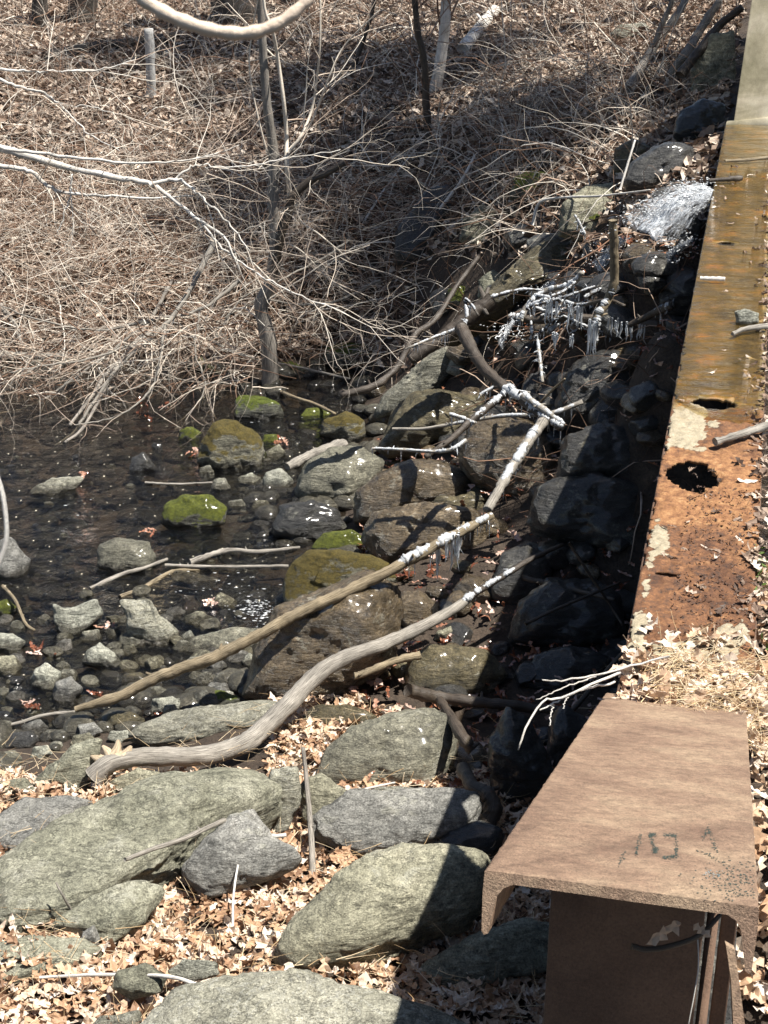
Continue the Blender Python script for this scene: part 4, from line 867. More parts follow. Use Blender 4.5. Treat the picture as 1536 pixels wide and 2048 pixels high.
# faded painted strokes: clusters of small irregular flecks
strokes = [[(1272,1712),(1280,1672)],[(1300,1672),(1308,1705),(1312,1700)],[(1328,1672),(1352,1675),(1352,1715),(1326,1718)],[(1300,1672),(1310,1672)],[(1415,1655),(1432,1705)],[(1415,1655),(1408,1680)],[(1235,1735),(1255,1705)],[(1395,1700),(1470,1740)]]
Vp, Fp = [], []; rg = np.random.default_rng(21)
def fleck(p, s_, off=.0015):
    b0 = len(Vp); kk = 6
    for q in range(kk):
        a = q/kk*2*math.pi; r_ = s_*rg.uniform(.4, 1.2); Vp.append(p - dn*off*0 + xr*math.cos(a)*r_ + ax*math.sin(a)*r_*1.8)
    Fp.append([b0, b0+1, b0+2, b0+3]); Fp.append([b0, b0+3, b0+4, b0+5])
for sidx, st in enumerate(strokes):
    for a, b in zip(st[:-1], st[1:]):
        for q in range(70 if sidx < 5 else 30):
            t = rg.random(); x = a[0]*(1-t)+b[0]*t + rg.normal(0, 2.2); y = a[1]*(1-t)+b[1]*t + rg.normal(0, 2.2); fleck(on_web(x, y, .0022), rg.uniform(.0008, .0020))
for q in range(330):
    x = rg.normal(1465, 38); y = rg.normal(1768, 24) + (x-1465)*.05
    if x > 1508 or y > 1805 or x < 1350: continue
    fleck(on_web(x, y, .0022), rg.uniform(.0007, .0022))
part('painted_marks', Vp, Fp, M['paint'], ch)
Vp, Fp = [], []
for q in range(26): fleck(on_web(rg.normal(1425, 9), rg.normal(1750, 5), .0024), rg.uniform(.0006, .0015))
part('blue_paint_fleck', Vp, Fp, M['bluepaint'], ch)
# pier
zc = 2.80; pl = at_d(1098, 1850, zc); prr = at_d(1408, 1850, zc-.075); wv = prr - pl; pw = np.linalg.norm(wv); wv /= pw; fwd = np.array([-wv[1], wv[0], 0])
def under(p):   # height of the channel underside above a plan point
    t = np.dot(A + dn*(tw+.002) - p, dn)/dn[2]; return p[2] + t
pr_ = empty('steel_pier', (pl[0], pl[1], .3)); tag(pr_, 'dark rusted steel pile holding up the near end of the sloping channel', 'pier')
def vplate(name, o, a, b, mat):
    V = []
    for (u_, v_) in ((0,0),(1,0),(1,1),(0,1)):
        p = o + a*u_ + b*v_; V.append(np.array([p[0], p[1], .3])); V.append(np.array([p[0], p[1], under(p)]))
    fc = [(0,2,3,1),(2,4,5,3),(4,6,7,5),(6,0,1,7),(1,3,5,7),(0,6,4,2)]
    o_ = part(name, V, fc, mat, pr_, smooth=False); bv = o_.modifiers.new('b', 'BEVEL'); bv.width = .003; bv.segments = 2
vplate('front_plate', pl, wv*pw, fwd*.014, M['pier'])
vplate('web', pl + wv*(pw*.5-.006) + fwd*.0145, wv*.012, fwd*.225, M['pier'])
vplate('rear_plate', pl + fwd*.24 + wv*.05, wv*(pw-.05), fwd*.014, M['pier'])
tb = Tubes(); q0 = at_d(1424, 1850, 2.78); tb.add([[q0[0], q0[1], .3], [q0[0], q0[1], under(q0)-.06]], .011, 12); tb.build('conduit', M['pier'], pr_)
q1 = at_d(1441, 1850, 2.80); vplate('side_angle', q1, wv*.03, fwd*.012, M['pier'])
# ragged plate right of pier, leaning
g0 = at_d(1462, 1905, 2.75); V = []
for (x, y) in ((1452,1890),(1470,1900),(1478,1960),(1498,2110),(1470,2110),(1462,1960)): V.append(at_d(x, y, 2.75))
V = np.array(V); V2 = V + np.array([0, .012, 0]); VV = np.vstack([V, V2]); fcs = [(0,1,2,5),(5,2,3,4),(6,11,8,7),(11,10,9,8)] + [(q, q+6, (q+1) % 6+6, (q+1) % 6) for q in range(6)]
part('torn_plate', VV, fcs, M['steel'], pr_, smooth=False)

# upstream bank (right side)
def bankh(x, y):
    d = (x - crest_x(y)) ; base = 2.35 + .30*np.clip((y-2.2)/1.6, 0, 1) + .05*np.sin(x*5+y*3)
    return np.where(y > 4.3, base - .35*np.clip((y-4.3)/.8, 0, 1), base)
bx = np.linspace(0, 1, 30); by = np.linspace(-1, CL1[1]-.06, 130); BY, BX = np.meshgrid(by, bx, indexing='ij')
X0 = crest_x(BY) + .33; XX = X0 + BX*5; ZZ = bankh(XX, BY); ZZ = np.where((BX == 0), np.minimum(ZZ, 2.55), ZZ)
k, l = np.meshgrid(np.arange(129), np.arange(29), indexing='ij'); fc = np.stack([k*30+l, k*30+l+1, (k+1)*30+l+1, (k+1)*30+l], -1).reshape(-1, 4)
o = mesh_obj('ground', np.stack([XX, BY, ZZ], -1).reshape(-1, 3), fc, M['soil']); tag(o, 'leaf-covered bank on the upstream side of the steel beam', 'bank', kind='structure')
y0 = 4.5; V = [(crest_x(y0)+.375, y0, CREST-.03), (crest_x(y0)+5, y0, CREST-.03), (crest_x(CL1[1])+5, CL1[1]-.06, CREST-.03), (crest_x(CL1[1])+.38, CL1[1]-.06, CREST-.03)]
o = mesh_obj('water', V, [(0,1,2,3)], M['water']); tag(o, 'still dark pond water held behind the crest at the right edge', 'pond', kind='structure')

# ---------------------------------------------------------------- leaf litter
def pts_on(n, x0, x1, y0, y1, cond):
    x = RNG.uniform(x0, x1, n); y = RNG.uniform(y0, y1, n); h = height(x, y); k = cond(x, y, h) & (x < crest_x(y) - .02 if True else True)
    return np.stack([x[k], y[k], h[k]], 1)
def frame(P, m=60):
    q = P - CAM; z = q[:, 1]*CP - q[:, 2]*SP; px = 768+F*q[:, 0]/z; py = 1024+F*(-(q[:, 2]*CP)-q[:, 1]*SP)/z
    return px, py, (px > -m) & (px < 1536+m) & (py > -m-60) & (py < 2048+m+60) & (z > 0)
# near bank
P = pts_on(20000, -3, 2, 3.4, 8.2, lambda x, y, h: h > .10)
px, py, k = frame(P, 150); k &= (py > 1555) | ((px > 540) & (px < 900) & (py > 1400)); P = P[k]; P[:, 2] += RNG.uniform(.0, .055, len(P))
sh = RNG.random(len(P))
o = leaves('leaf_litter', P, RNG.uniform(.06, .14, len(P)), M['leaf'], 11, .40, rnd=sh); tag(o, 'thick drift of curled tan oak leaves on the near bank', 'leaves', kind='stuff')
# wet leaves among the boulders
P = pts_on(30000, -1, 2.6, 6.5, 12.5, lambda x, y, h: h > .02); px, py, k = frame(P)
k &= (RNG.random(len(P)) < .06) & (py > 480) & (py < 1600) & (px > 700) & ((px - 700) > (0))
P = P[k]; P[:, 2] += RNG.uniform(.02, .09, len(P))
o = leaves('leaf_litter', P, RNG.uniform(.06, .13, len(P)), M['leafwet'], 7, .4); tag(o, 'wet reddish brown leaves caught between the stream boulders', 'leaves', kind='stuff')
# hillside leaves
P = pts_on(170000, -8, 6, 10.5, 34, lambda x, y, h: h > .07); px, py, k = frame(P, 40)
z = P[:, 1]*CP - (P[:, 2]-CAMZ)*SP; k &= (py < 745) & (RNG.random(len(P)) < np.clip((z/26)**.3, 0, 1)); k &= ~((px > 840) & (py > 520) & (px < 1500))
P = P[k]; P[:, 2] += RNG.uniform(0, .07, len(P))
o = leaves('leaf_litter', P, RNG.uniform(.07, .16, len(P)), M['leafd'], 5, .5, rnd=RNG.random(len(P))**.9); tag(o, 'brown leaf litter covering the wooded slope beyond the stream', 'leaves', kind='stuff'); print('hill leaves', len(P))
# floating / soaked leaves by the bank and in the water
LP = []
for (x, y) in [(55,1412),(75,1408),(170,950),(430,1200),(300,1060),(330,1420),(640,1375),(660,1370),(200,1385),(560,880),(210,1250),(65,1300),(90,1300),(280,800),(330,810),(380,905),(290,835)]:
    for q in range(3):
        p = hit(x+random.uniform(-14, 14), y+random.uniform(-8, 8), .0, True); p = at_h(*px_of(p), max(p[2], 0)+.012); LP.append(p)
o = leaves('leaf_litter', LP, .10, M['leafwet'], 9, .2); tag(o, 'soaked reddish leaves lying in the stream water', 'leaves', kind='stuff')
# crest near-end pile and right bank leaves
def crest_pt(s_, t): return CL0 + cr*s_ + cd*t
P = np.array([crest_pt(RNG.uniform(.02, .42), RNG.uniform(-.38, .02) if RNG.random() < .93 else RNG.uniform(0, .25)) + up*RNG.uniform(.0, .04) for _ in range(330)])
o = leaves('leaf_litter', P, RNG.uniform(.05, .12, len(P)), M['leaf'], 11, .5, rnd=RNG.uniform(.4, 1, len(P))); tag(o, 'bleached leaves piled where the channel meets the crest', 'leaves', kind='stuff')
N = 5200; y = RNG.uniform(1.2, 4.9, N); x = crest_x(y) + .40 + RNG.uniform(-.04, 1.6, N); P = np.stack([x, y, bankh(x, y) + RNG.uniform(0, .08, N)], 1)
o = leaves('leaf_litter', P, RNG.uniform(.05, .12, N), M['leaf'], 9, .5, rnd=RNG.uniform(.25, 1, N)); tag(o, 'pale tan leaves on the bank right of the steel channel', 'leaves', kind='stuff')
y = RNG.uniform(4, 11, 500); x = crest_x(y) + RNG.normal(WID+.03, .05, 500); P = np.stack([x, y, np.full(500, CREST+.005)], 1)
o = leaves('leaf_litter', P, RNG.uniform(.03, .08, 500), M['leafd'], 7, .4); tag(o, 'scraps of leaf caught along the right edge of the crest', 'leaves', kind='stuff')
P = np.array([crest_pt(RNG.uniform(.05, .36), RNG.uniform(.2, 1.5)) + up*.008 for _ in range(26)] + [crest_pt(RNG.uniform(.03, .3), RNG.uniform(2, 7)) + up*.014 for _ in range(16)])
o = leaves('leaf_litter', P, RNG.uniform(.02, .06, len(P)), M['leafd'], 9, .08); tag(o, 'few small brown leaves lying on the rusted crest', 'leaves', kind='stuff')
# rust flakes standing up
P = np.array([crest_pt(RNG.uniform(.12, .37), RNG.uniform(.15, 1.35)) + up*.004 for _ in range(900)])
o = leaves('rust_debris', P, RNG.uniform(.005, .016, len(P)), M['shard'], 5, .5); tag(o, 'dark curled rust flakes scattered on the near part of the crest', 'rust flakes', kind='stuff')
# straw and needles
N = 520; P = np.array([crest_pt(RNG.uniform(.07, .44), RNG.uniform(-.42, .06)) + up*RNG.uniform(.02, .06) for _ in range(N)]); d = RNG.normal(size=(N, 3))*[1, .6, .08]; d[:, 0] = np.where(P[:, 0] < CL0[0]+.16, np.abs(d[:, 0]), d[:, 0])
o = twigs('straw_debris', P, d, RNG.uniform(.06, .22, N), RNG.uniform(.0008, .0016, N), M['straw'], 5, .15, -.03); tag(o, 'dry straw and pine needles piled on the near end of the crest', 'straw', kind='stuff')
P = pts_on(3500, -3, 2, 3.4, 8.0, lambda x, y, h: h > .12); N = len(P); P[:, 2] += RNG.uniform(.04, .13, N); d = RNG.normal(size=(N, 3))*[1, 1, .15]
o = twigs('straw_debris', P, d, RNG.uniform(.06, .2, N), RNG.uniform(.0008, .002, N), M['straw'], 4, .12, -.03); tag(o, 'pine needles and fine twigs strewn over the near leaves', 'pine needles', kind='stuff')

# ---------------------------------------------------------------- thicket
def thicket(n, xr_, yr_, lo, hi, rlo, rhi, mat, cond, seed, updir=.5, grav=-.22, wob=.28, K=8, rn=(0, 1)):
    P = pts_on(n, xr_[0], xr_[1], yr_[0], yr_[1], lambda x, y, h: h > -.05); px, py, k = frame(P, 200); k &= cond(px, py); P = P[k]; N = len(P)
    d = RNG.normal(size=(N, 3)); d[:, 2] = np.abs(d[:, 2])*updir + updir; P[:, 2] += .02
    ln = RNG.uniform(lo, hi, N)
    return P, d, ln, rlo + (rhi-rlo)*1.7*RNG.random(N)**3, RNG.uniform(rn[0], rn[1], N)
def make_thicket(label, *a, K=8, wob=.28, grav=-.22, mat='twig', **k):
    P, d, ln, r, rn = thicket(*a, **k); rn = np.where(RNG.random(len(rn)) < .35, rn*.3, np.clip(rn, 0, 1)**.6); print(label, len(P))
    o = twigs('undergrowth', P, d, ln, r, M[mat], K, wob, grav, rnd=rn); tag(o, label, 'brush', kind='stuff')
make_thicket('tangle of thin dry stems over the far stream bank', 6500, (-7, 1.0), (12.8, 19), .5, 1.6, .0025, .0068, 'twig', lambda px, py: (py > 330) & (py < 715) & (px < 820), 1, rn=(.05, 1.1))
make_thicket('thin brown stems all over the upper slope', 11500, (-8, 5.5), (13, 30), .5, 1.8, .0022, .0065, 'twig', lambda px, py: (py < 480), 1, rn=(.05, 1.0), wob=.34)
make_thicket('arching pale dead stems above the waterfall', 2600, (-1, 4), (11, 18), .6, 1.5, .002, .005, 'twig', lambda px, py: (py < 420) & (py > 120) & (px > 930) & (px < 1330), 1, rn=(.45, 1), wob=.22)
make_thicket('loose dead stems among the slope boulders', 2000, (-1, 4), (10, 15), .3, 1.0, .002, .005, 'twig', lambda px, py: (py < 720) & (py > 380) & (px > 700) & (px < 1150), 1, rn=(.3, 1))
make_thicket('dark wet twigs jammed among the stones under the crest', 1500, (.3, 3.2), (8.5, 12), .25, .9, .003, .007, 'twig', lambda px, py: (py < 1000) & (py > 470) & (px > 980), 1, rn=(.0, .3), updir=.2)
N = 600; px = RNG.uniform(-40, 520, N); py = RNG.uniform(640, 800, N) - px*.05; dd = RNG.uniform(13.6, 14.8, N); P = np.array([at_d(a, b, c) for a, b, c in zip(px, py, dd)]); P[:, 2] = np.maximum(P[:, 2], .05)
d = RNG.normal(size=(N, 3))*[.8, .6, .3] + [-.5, -.5, .15]
o = twigs('undergrowth', P, d, RNG.uniform(.25, .9, N), .002+.006*RNG.random(N)**3, M['twig'], 7, .30, -.12, rnd=RNG.uniform(.0, 1, N)); tag(o, 'dead brush drooping from the far bank over the water', 'brush', kind='stuff')
# matted horizontal debris on bank
P = pts_on(6500, -7, 1.5, 12.5, 17, lambda x, y, h: h > .03); px, py, k = frame(P, 100); k &= (py < 745) & (py > 380) & (px < 860); P = P[k]; N = len(P); P[:, 2] += RNG.uniform(.03, .28, N)
d = RNG.normal(size=(N, 3))*[1.2, .8, .25]
o = twigs('undergrowth', P, d, RNG.uniform(.3, 1.1, N), RNG.uniform(.002, .005, N), M['twig'], 6, .2, -.05, rnd=RNG.uniform(.0, 1, N)); tag(o, 'bleached brush matted flat along the far bank', 'brush', kind='stuff')

# ---------------------------------------------------------------- recursive branches
def grow(tb, p, d, ln, r, lev, rg, wob=.16, grav=0.0, up_=0.0, sides=5, rn=.7, kids=(3, 5), spread=.75, plane=None):
    n = max(5, int(ln/.09)) if lev else max(8, int(ln/.1)); n = min(n, 16); P = [np.array(p, float)]; d = np.array(d, float); d /= np.linalg.norm(d); ds = [d.copy()]
    for k in range(n):
        d = d + rg.normal(0, wob, 3)*(.5+.5*(lev < 2)); d[2] += grav + up_; d /= np.linalg.norm(d); P.append(P[-1] + d*ln/n); ds.append(d.copy())
    rad = np.linspace(r, r*.45, len(P)); tb.add(P, rad, sides if r > .006 else (4 if r > .003 else 3), rn, cap=r > .006)
    if lev > 0:
        for _ in range(rg.integers(kids[0], kids[1]+1)):
            k = rg.integers(1, len(P)); dd = ds[k] + rg.normal(0, spread, 3)*np.array([1, plane or 1, 1]); 
            grow(tb, P[k], dd, ln*rg.uniform(.4, .75), rad[k]*rg.uniform(.5, .75), lev-1, rg, wob, grav, up_, sides, rn, kids, spread, plane)
def path(pts, r0, r1, n=24, depth=None):
    """pixel path with depths -> world polyline + radii"""
    W = [at_d(x, y, dd) for x, y, dd in pts]; P = spline(W, n); return P, np.linspace(r0, r1, n)
def gpath(pts, n=24, lift=.05):
    W = [hit(x, y, (pts_[2] if len(pts_) > 2 else lift), True) for pts_ in pts for x, y in [pts_[:2]]]; return spline(W, n)

# sapling in the stream
b0 = hit(540, 768, 0, True); D0 = depth_of(b0)
def sp(pxs): return [at_d(x, y, D0 + .0*(768-y)/768 + (y-768)*-.0 ) for x, y in pxs]
def vpl(x, y, Y=b0[1]): r = ray(x, y); return CAM + r*(Y/r[1])
root = empty('sapling', b0); tag(root, 'slender leafless tree standing at the edge of the stream', 'tree')
tb = Tubes(); T = [(545,782),(541,765),(540,735),(537,690),(531,655),(523,620),(527,595),(540,570),(549,530),(550,480),(549,430),(546,380),(548,320),(541,260),(533,200),(528,130),(524,60),(520,-20),(518,-90)]
P = spline([vpl(*q) for q in T], 60); rr = np.interp(np.linspace(0, 1, 60), [0, .06, .2, .35, .6, .8, 1], [.105, .082, .072, .064, .052, .038, .028]); tb.add(P, rr, 12, rough=.06); tb.build('trunk', M['bark'], root)
tb = Tubes(); P = spline([vpl(x, y, b0[1]-.05) for x, y in [(545,560),(560,480),(578,420),(585,393),(620,362),(655,345),(690,325)]], 26); tb.add(P, np.linspace(.045, .028, 26), 8, rough=.1); tb.build('broken_branch', M['barkdark'], root)
tb = Tubes(); rg = np.random.default_rng(31)
for pts, r0 in (([(580,395),(573,330),(573,270),(567,200),(556,120),(545,60),(530,20),(522,-60)], .024), ([(577,305),(600,275),(622,225),(632,170),(640,90),(641,-20)], .016), ([(578,300),(620,250),(660,150),(690,90),(760,20)], .012),
                ([(548,330),(530,290),(500,150),(505,60),(520,-20)], .010), ([(585,393),(600,440),(640,470),(700,520)], .012), ([(540,560),(500,520),(470,500),(420,480)], .010), ([(545,440),(600,400),(640,330),(700,300)], .010), ([(550,480),(600,500),(660,560),(720,600)], .009), ([(535,600),(600,560),(660,520),(740,490)],.010)):
    P = spline([vpl(x, y, b0[1]+rg.uniform(-.1, .1)) for x, y in pts], 24); tb.add(P, np.linspace(r0, r0*.5, 24), 6, rnd=.8)
    for _ in range(6):
        k = rg.integers(3, 24); dd = P[k]-P[k-1]; dd = dd/np.linalg.norm(dd) + rg.normal(0, .8, 3); grow(tb, P[k], dd, rg.uniform(.3, .9), r0*.4, 2, rg, .2, -.02, rn=rg.uniform(.4, .95), kids=(1, 3))
tb.build('branches', M['twig'], root)

# pale limbs reaching in from the left
def limb_tree(name, label, mains, seed, mat='limb', twn=10, tl=(.4, 1.0), tr=.35, lev=2, dz=.0):
    rg = np.random.default_rng(seed); root = empty(name, at_d(*mains[0][0][0][:2], mains[0][1])); tag(root, label, 'branch')
    t1 = Tubes(); t2 = Tubes()
    for pts, dep, r0, r1 in mains:
        n = 34; dd = np.linspace(dep, dep+dz, len(pts)); P = spline([at_d(x, y, q) for (x, y), q in zip(pts, dd)], n); P += rg.normal(0, .004, P.shape); rad = np.linspace(r0, r1, n); t1.add(P, rad, 8, rough=.05, rnd=.9)
        for _ in range(twn):
            k = rg.integers(6, n); d0 = P[k]-P[k-1]; d0 /= np.linalg.norm(d0); d_ = d0*.75 + rg.normal(0, .6, 3)*[1, 1.2, 1]
            grow(t2, P[k], d_, rg.uniform(*tl), max(rad[k]*tr, .0034), lev, rg, .27, .0, rn=rg.uniform(.35, 1), kids=(2, 4), spread=.7)
    t1.build('limb', M[mat], root); t2.build('twigs', M['twig'], root); return root
limb_tree('overhanging_branch', 'pale forked branch spreading many twigs in from the left edge', [
 ([(-60,285),(20,300),(80,318),(150,338),(240,355),(300,368),(340,395),(400,440),(450,475),(480,540)], 9.2, .027, .005),
 ([(-40,330),(30,335),(65,345),(95,372),(140,388),(220,392),(300,395),(390,392)], 9.3, .016, .005),
 ([(300,368),(350,358),(380,375),(410,400),(450,440),(500,500)], 9.1, .013, .004),
 ([(-20,290),(60,305),(150,315),(240,325),(330,325),(420,310),(480,290)], 9.0, .012, .003),
 ([(350,358),(380,335),(410,330),(470,335),(560,320),(680,300)], 9.2, .008, .003),
 ([(400,440),(440,490),(520,550),(600,590),(700,630)], 9.2, .008, .003),
 ([(140,388),(144,350),(140,390),(125,440),(115,465)], 9.3, .007, .003)], 5, twn=8, tl=(.3,.75))
limb_tree('overhanging_branch', 'thin higher branch with fanned twigs crossing the upper left', [
 ([(-60,135),(40,142),(120,142),(200,140),(270,118)], 9.6, .010, .003),
 ([(-30,145),(40,175),(90,188),(140,230),(180,270),(240,300)], 9.6, .011, .003),
 ([(90,188),(130,210),(190,215),(270,240)], 9.6, .006, .002)], 8, twn=7, tl=(.3,.8))
limb_tree('fallen_branch', 'bleached many-twigged branch fallen from the bank into the left water', [
 ([(430,480),(380,580),(330,650),(250,720),(190,800),(150,860),(110,890)], 14.3, .028, .008),
 ([(330,650),(260,690),(170,720),(90,730),(20,745)], 14.2, .014, .005),
 ([(330,650),(320,720),(300,780),(240,830),(150,850)], 14.0, .014, .005)], 12, 'drift', twn=8, tl=(.35,.95), dz=-.9)
limb_tree('fallen_branch', 'grey twiggy branch sprawled over the far water edge at the left', [
 ([(480,560),(400,620),(300,640),(200,660),(80,640),(-30,600)], 14.6, .02, .006),
 ([(300,640),(200,720),(100,790),(20,830),(-20,850)], 14.4, .016, .005),
 ([(400,620),(390,700),(410,770),(380,830)], 14.2, .012, .004)], 13, 'drift', twn=8, tl=(.35,.95), dz=-.5)
limb_tree('fallen_branch', 'loose light brush heaped against the sapling', [
 ([(760,560),(680,600),(600,610),(520,600),(440,640)], 14.8, .016, .005),
 ([(700,480),(640,520),(560,560),(480,600),(430,680)], 14.8, .014, .005)], 14, 'drift', twn=8, tl=(.35,.9), dz=-.3)
# near blurred vine at the top and bright twig at left edge
tb = Tubes(); P, r = path([(255,-30,.62),(300,8,.62),(360,40,.62),(430,62,.62),(500,66,.62),(560,45,.62),(610,5,.62),(640,-40,.62)], .0030, .0025, 40); tb.add(P, r*(1+.12*np.sin(np.arange(40)*1.7)), 8, rnd=.6)
o = tb.build('vine', M['vinebark']); origin_to(o, P[0]); tag(o, 'close pale vine sagging across the top of the view', 'vine')
tb = Tubes(); P, r = path([(-14,930,.9),(4,985,.9),(12,1040,.9),(12,1080,.9),(0,1120,.9),(-14,1150,.9)], .0016, .0013, 20); tb.add(P, r, 8, rnd=.8); o = tb.build('vine', M['limb']); origin_to(o, P[0]); tag(o, 'close bright twig bowing into the left edge', 'vine')

# ---------------------------------------------------------------- background trunks and posts
def trunk(label, pts, r0, r1, mat='bark', name='tree', cat='tree', Yoff=0, sides=10, tw=6, seed=1, groundpt=None):
    b = hit(pts[0][0], pts[0][1], 0, False); root = empty(name, b); tag(root, label, cat); rg = np.random.default_rng(seed)
    P = spline([vpl(x, y, b[1]) for x, y in pts], 24); P[0] -= [0, 0, .1]; t = Tubes(); t.add(P, np.linspace(r0, r1, 24), sides, rough=.05); t.build('trunk', M[mat], root)
    if tw:
        t = Tubes()
        for _ in range(tw):
            k = rg.integers(4, 22); d = rg.normal(size=3); d[2] = abs(d[2])+.3; grow(t, P[k], d, rg.uniform(.6, 1.4), max(r1*.3, .004), 2, rg, .15, .0, rn=rg.uniform(.1, .6))
        t.build('twigs', M['twig'], root)
trunk('thick furrowed dark oak trunk at the top of the slope', [(470,45),(468,0),(466,-120),(464,-500)], .38, .30, 'oakbark', tw=0, sides=16)
trunk('dark trunk at the upper left edge of the slope', [(165,50),(165,0),(167,-100),(168,-400)], .24, .2, 'oakbark', tw=0)
trunk('slim dark trunk left of the two thick ones', [(78,60),(80,0),(82,-100),(84,-300)], .12, .10, 'oakbark', tw=3)
trunk('dark pine trunk behind the sapling top', [(585,20),(585,-40),(586,-200)], .2, .18, 'oakbark', tw=0)
trunk('pale thin trunk broken in the upper middle of the slope', [(868,190),(880,130),(888,70),(893,0),(895,-100)], .075, .055, 'limb', tw=2)
trunk('thin dark upright sapling right of the middle', [(858,290),(852,200),(848,120),(835,60),(828,-20),(822,-80)], .04, .03, 'barkdark', tw=9, seed=4)
trunk('dark crooked sapling stem behind the forked sapling', [(695,170),(720,100),(740,40),(760,-40)], .03, .02, 'barkdark', tw=6, seed=5)
trunk('leaning pale sapling at the upper right of the slope', [(1270,165),(1300,110),(1320,60),(1345,0),(1360,-60)], .035, .02, 'bark', tw=5, seed=6)
# weathered fence post
b = hit(303, 200, 0); root_ = b; y0_ = vpl(303, 200, b[1]); t0 = vpl(297, 57, b[1]); tb = Tubes()
P = spline([y0_ - np.array([0,0,.2]), y0_, (y0_+t0)/2 + np.array([.008,0,0]), t0], 20); tb.add(P, np.full(20, .062), 7, rough=.05); o = tb.build('fence_post', M['post']); origin_to(o, y0_); tag(o, 'weathered grey wooden post standing alone on the slope', 'post')

# fallen logs and sticks
def wood(label, pts, r0, r1, mat='drift', name='stick', cat='stick', n=30, sides=10, rough=.05, lift=.04, mode='g', group=None, knots=0, rfun=None):
    W = []
    for q in pts:
        if len(q) == 3: W.append(hit(q[0], q[1], q[2], True))
        else: W.append(hit(q[0], q[1], lift, True))
    if mode == 'd': W = [at_d(*q) for q in pts]
    if max(r0, r1) > .028: n = max(n, 64); sides = max(sides, 16); rough = min(rough, .025)
    P = spline(W, n); rad = np.linspace(r0, r1, n) if rfun is None else np.interp(np.linspace(0, 1, n), *rfun)
    tb = Tubes(); P = P + np.random.default_rng(n+len(label)).normal(0, min(r0, r1)*(.06 if n < 50 else .012), P.shape); tb.add(P, rad, sides, rough=rough, rnd=.7)
    for k in range(knots):
        q = random.randrange(3, n-3); d = np.random.default_rng(k+len(label)).normal(size=3); tb.add([P[q], P[q]+d/np.linalg.norm(d)*rad[q]*2.2], [rad[q]*.45, rad[q]*.2], 6, .7)
    o = tb.build(name, M[mat]); origin_to(o, P[0]); tag(o, label, cat, group); return P, rad, o
# depths of the big driftwood are set so it rests on the rocks
dP, dr, dro = wood('long curved grey driftwood log with a tan root end, resting on the near slabs',
  [(188,1555,7.95),(215,1530,7.95),(260,1517,8.0),(330,1513,8.1),(420,1510,8.2),(490,1485,8.35),(545,1440,8.5),(590,1395,8.65),(640,1345,8.8),(700,1312,8.95),(770,1288,9.1),(850,1250,9.25),(905,1220,9.35),(945,1190,9.45)], .05, .02, 'drift', 'driftwood_log', 'driftwood', n=120, sides=22, rough=.03, mode='d', rfun=([0,.04,.12,.35,.55,.75,1],[.060,.056,.046,.056,.053,.044,.024]))
tb = Tubes()
for (a, b_) in (((215,1530),(182,1512)),((215,1535),(176,1558)),((235,1520),(262,1492)),((225,1524),(205,1492)),((225,1524),(236,1480)),((210,1532),(172,1538))):
    P = spline([at_d(*a, 7.97), at_d((a[0]+b_[0])/2+4, (a[1]+b_[1])/2, 7.98), at_d(*b_, 8.0)], 8); tb.add(P, np.linspace(.05, .008, 8), 10, rough=.18)
tb.build('root_flare', M['rootwood'], dro)
P, r, o = wood('icy dark branch running on from the driftwood into the shade', [(925,1205,9.4),(960,1180,9.45),(1010,1150,9.5),(1060,1120,9.6),(1125,1090,9.75)], .026, .014, 'barkdark', mode='d', n=20)
sP, sr, so2 = wood('long straight brown pole slanting across the boulders up to the right',
  [(150,1418,9.0),(240,1392,9.0),(330,1348,9.0),(420,1318,9.0),(520,1268,9.05),(600,1225,9.1),(700,1180,9.15),(800,1130,9.2),(900,1075,9.3),(985,1030,9.4)], .036, .03, 'stick', 'pole', 'pole', n=120, sides=14, rough=.03, mode='d', rfun=([0,.1,.5,.85,1],[.018,.032,.036,.034,.024]), knots=6)
icep = []
def ice_on(parent, P, rad, a, b, thick=1.25, drip=0, seed=1, dl=(.05, .16), off=.3):
    rg = np.random.default_rng(seed); n = len(P); tb = Tubes(); m = 90; t = np.linspace(a, b, m)*(n-1)
    Q = np.stack([np.interp(t, np.arange(n), P[:, k]) for k in range(3)], 1); rr = np.interp(t, np.arange(n), rad); i = 0
    while i < m-6:
        l = int(rg.integers(8, 34)); e = min(m, i+l)
        if e-i > 5:
            q = Q[i:e] + np.array([rg.normal(0, .15), -.25, .38])*rr[i:e, None]; w = rr[i:e]*rg.uniform(.75, 1.02)*np.sin(np.linspace(.25, 2.9, e-i))**.4
            tb.add(q, w*(1+rg.normal(0, .10, e-i)), 9, rough=.16)
        i = e + int(rg.integers(0, 3))
    for _ in range(drip+3):
        k = rg.integers(0, m); l = rg.uniform(*dl)*(1 if rg.random() < .6 else .4); w = rg.uniform(.003, .007); q = Q[k] - [0, .3*rr[k], .2*rr[k]]
        tb.add([q, q-[0,0,l*.5], q-[0,0,l]], [w*1.3, w*.7, w*.15], 6, rough=.15)
    for _ in range(int(2+8*(b-a))):
        k = rg.integers(0, m); d = rg.normal(size=3); d /= np.linalg.norm(d); l = rg.uniform(.015, .06); tb.add([Q[k], Q[k]+d*l*.5, Q[k]+d*l+[0,0,-.01]], [.006, .004, .0015], 5, rough=.15)
    o = tb.build('ice', M['ice']); o.data.transform(__import__('mathutils').Matrix.Translation(-Vector(parent.location))); o.parent = parent
ice_on(so2, sP, sr, .78, 1.0, 1.15, 12, 3)
ice_on(o, P, r, .0, .6, 1.0, 4, 4, (.03,.08), .5)
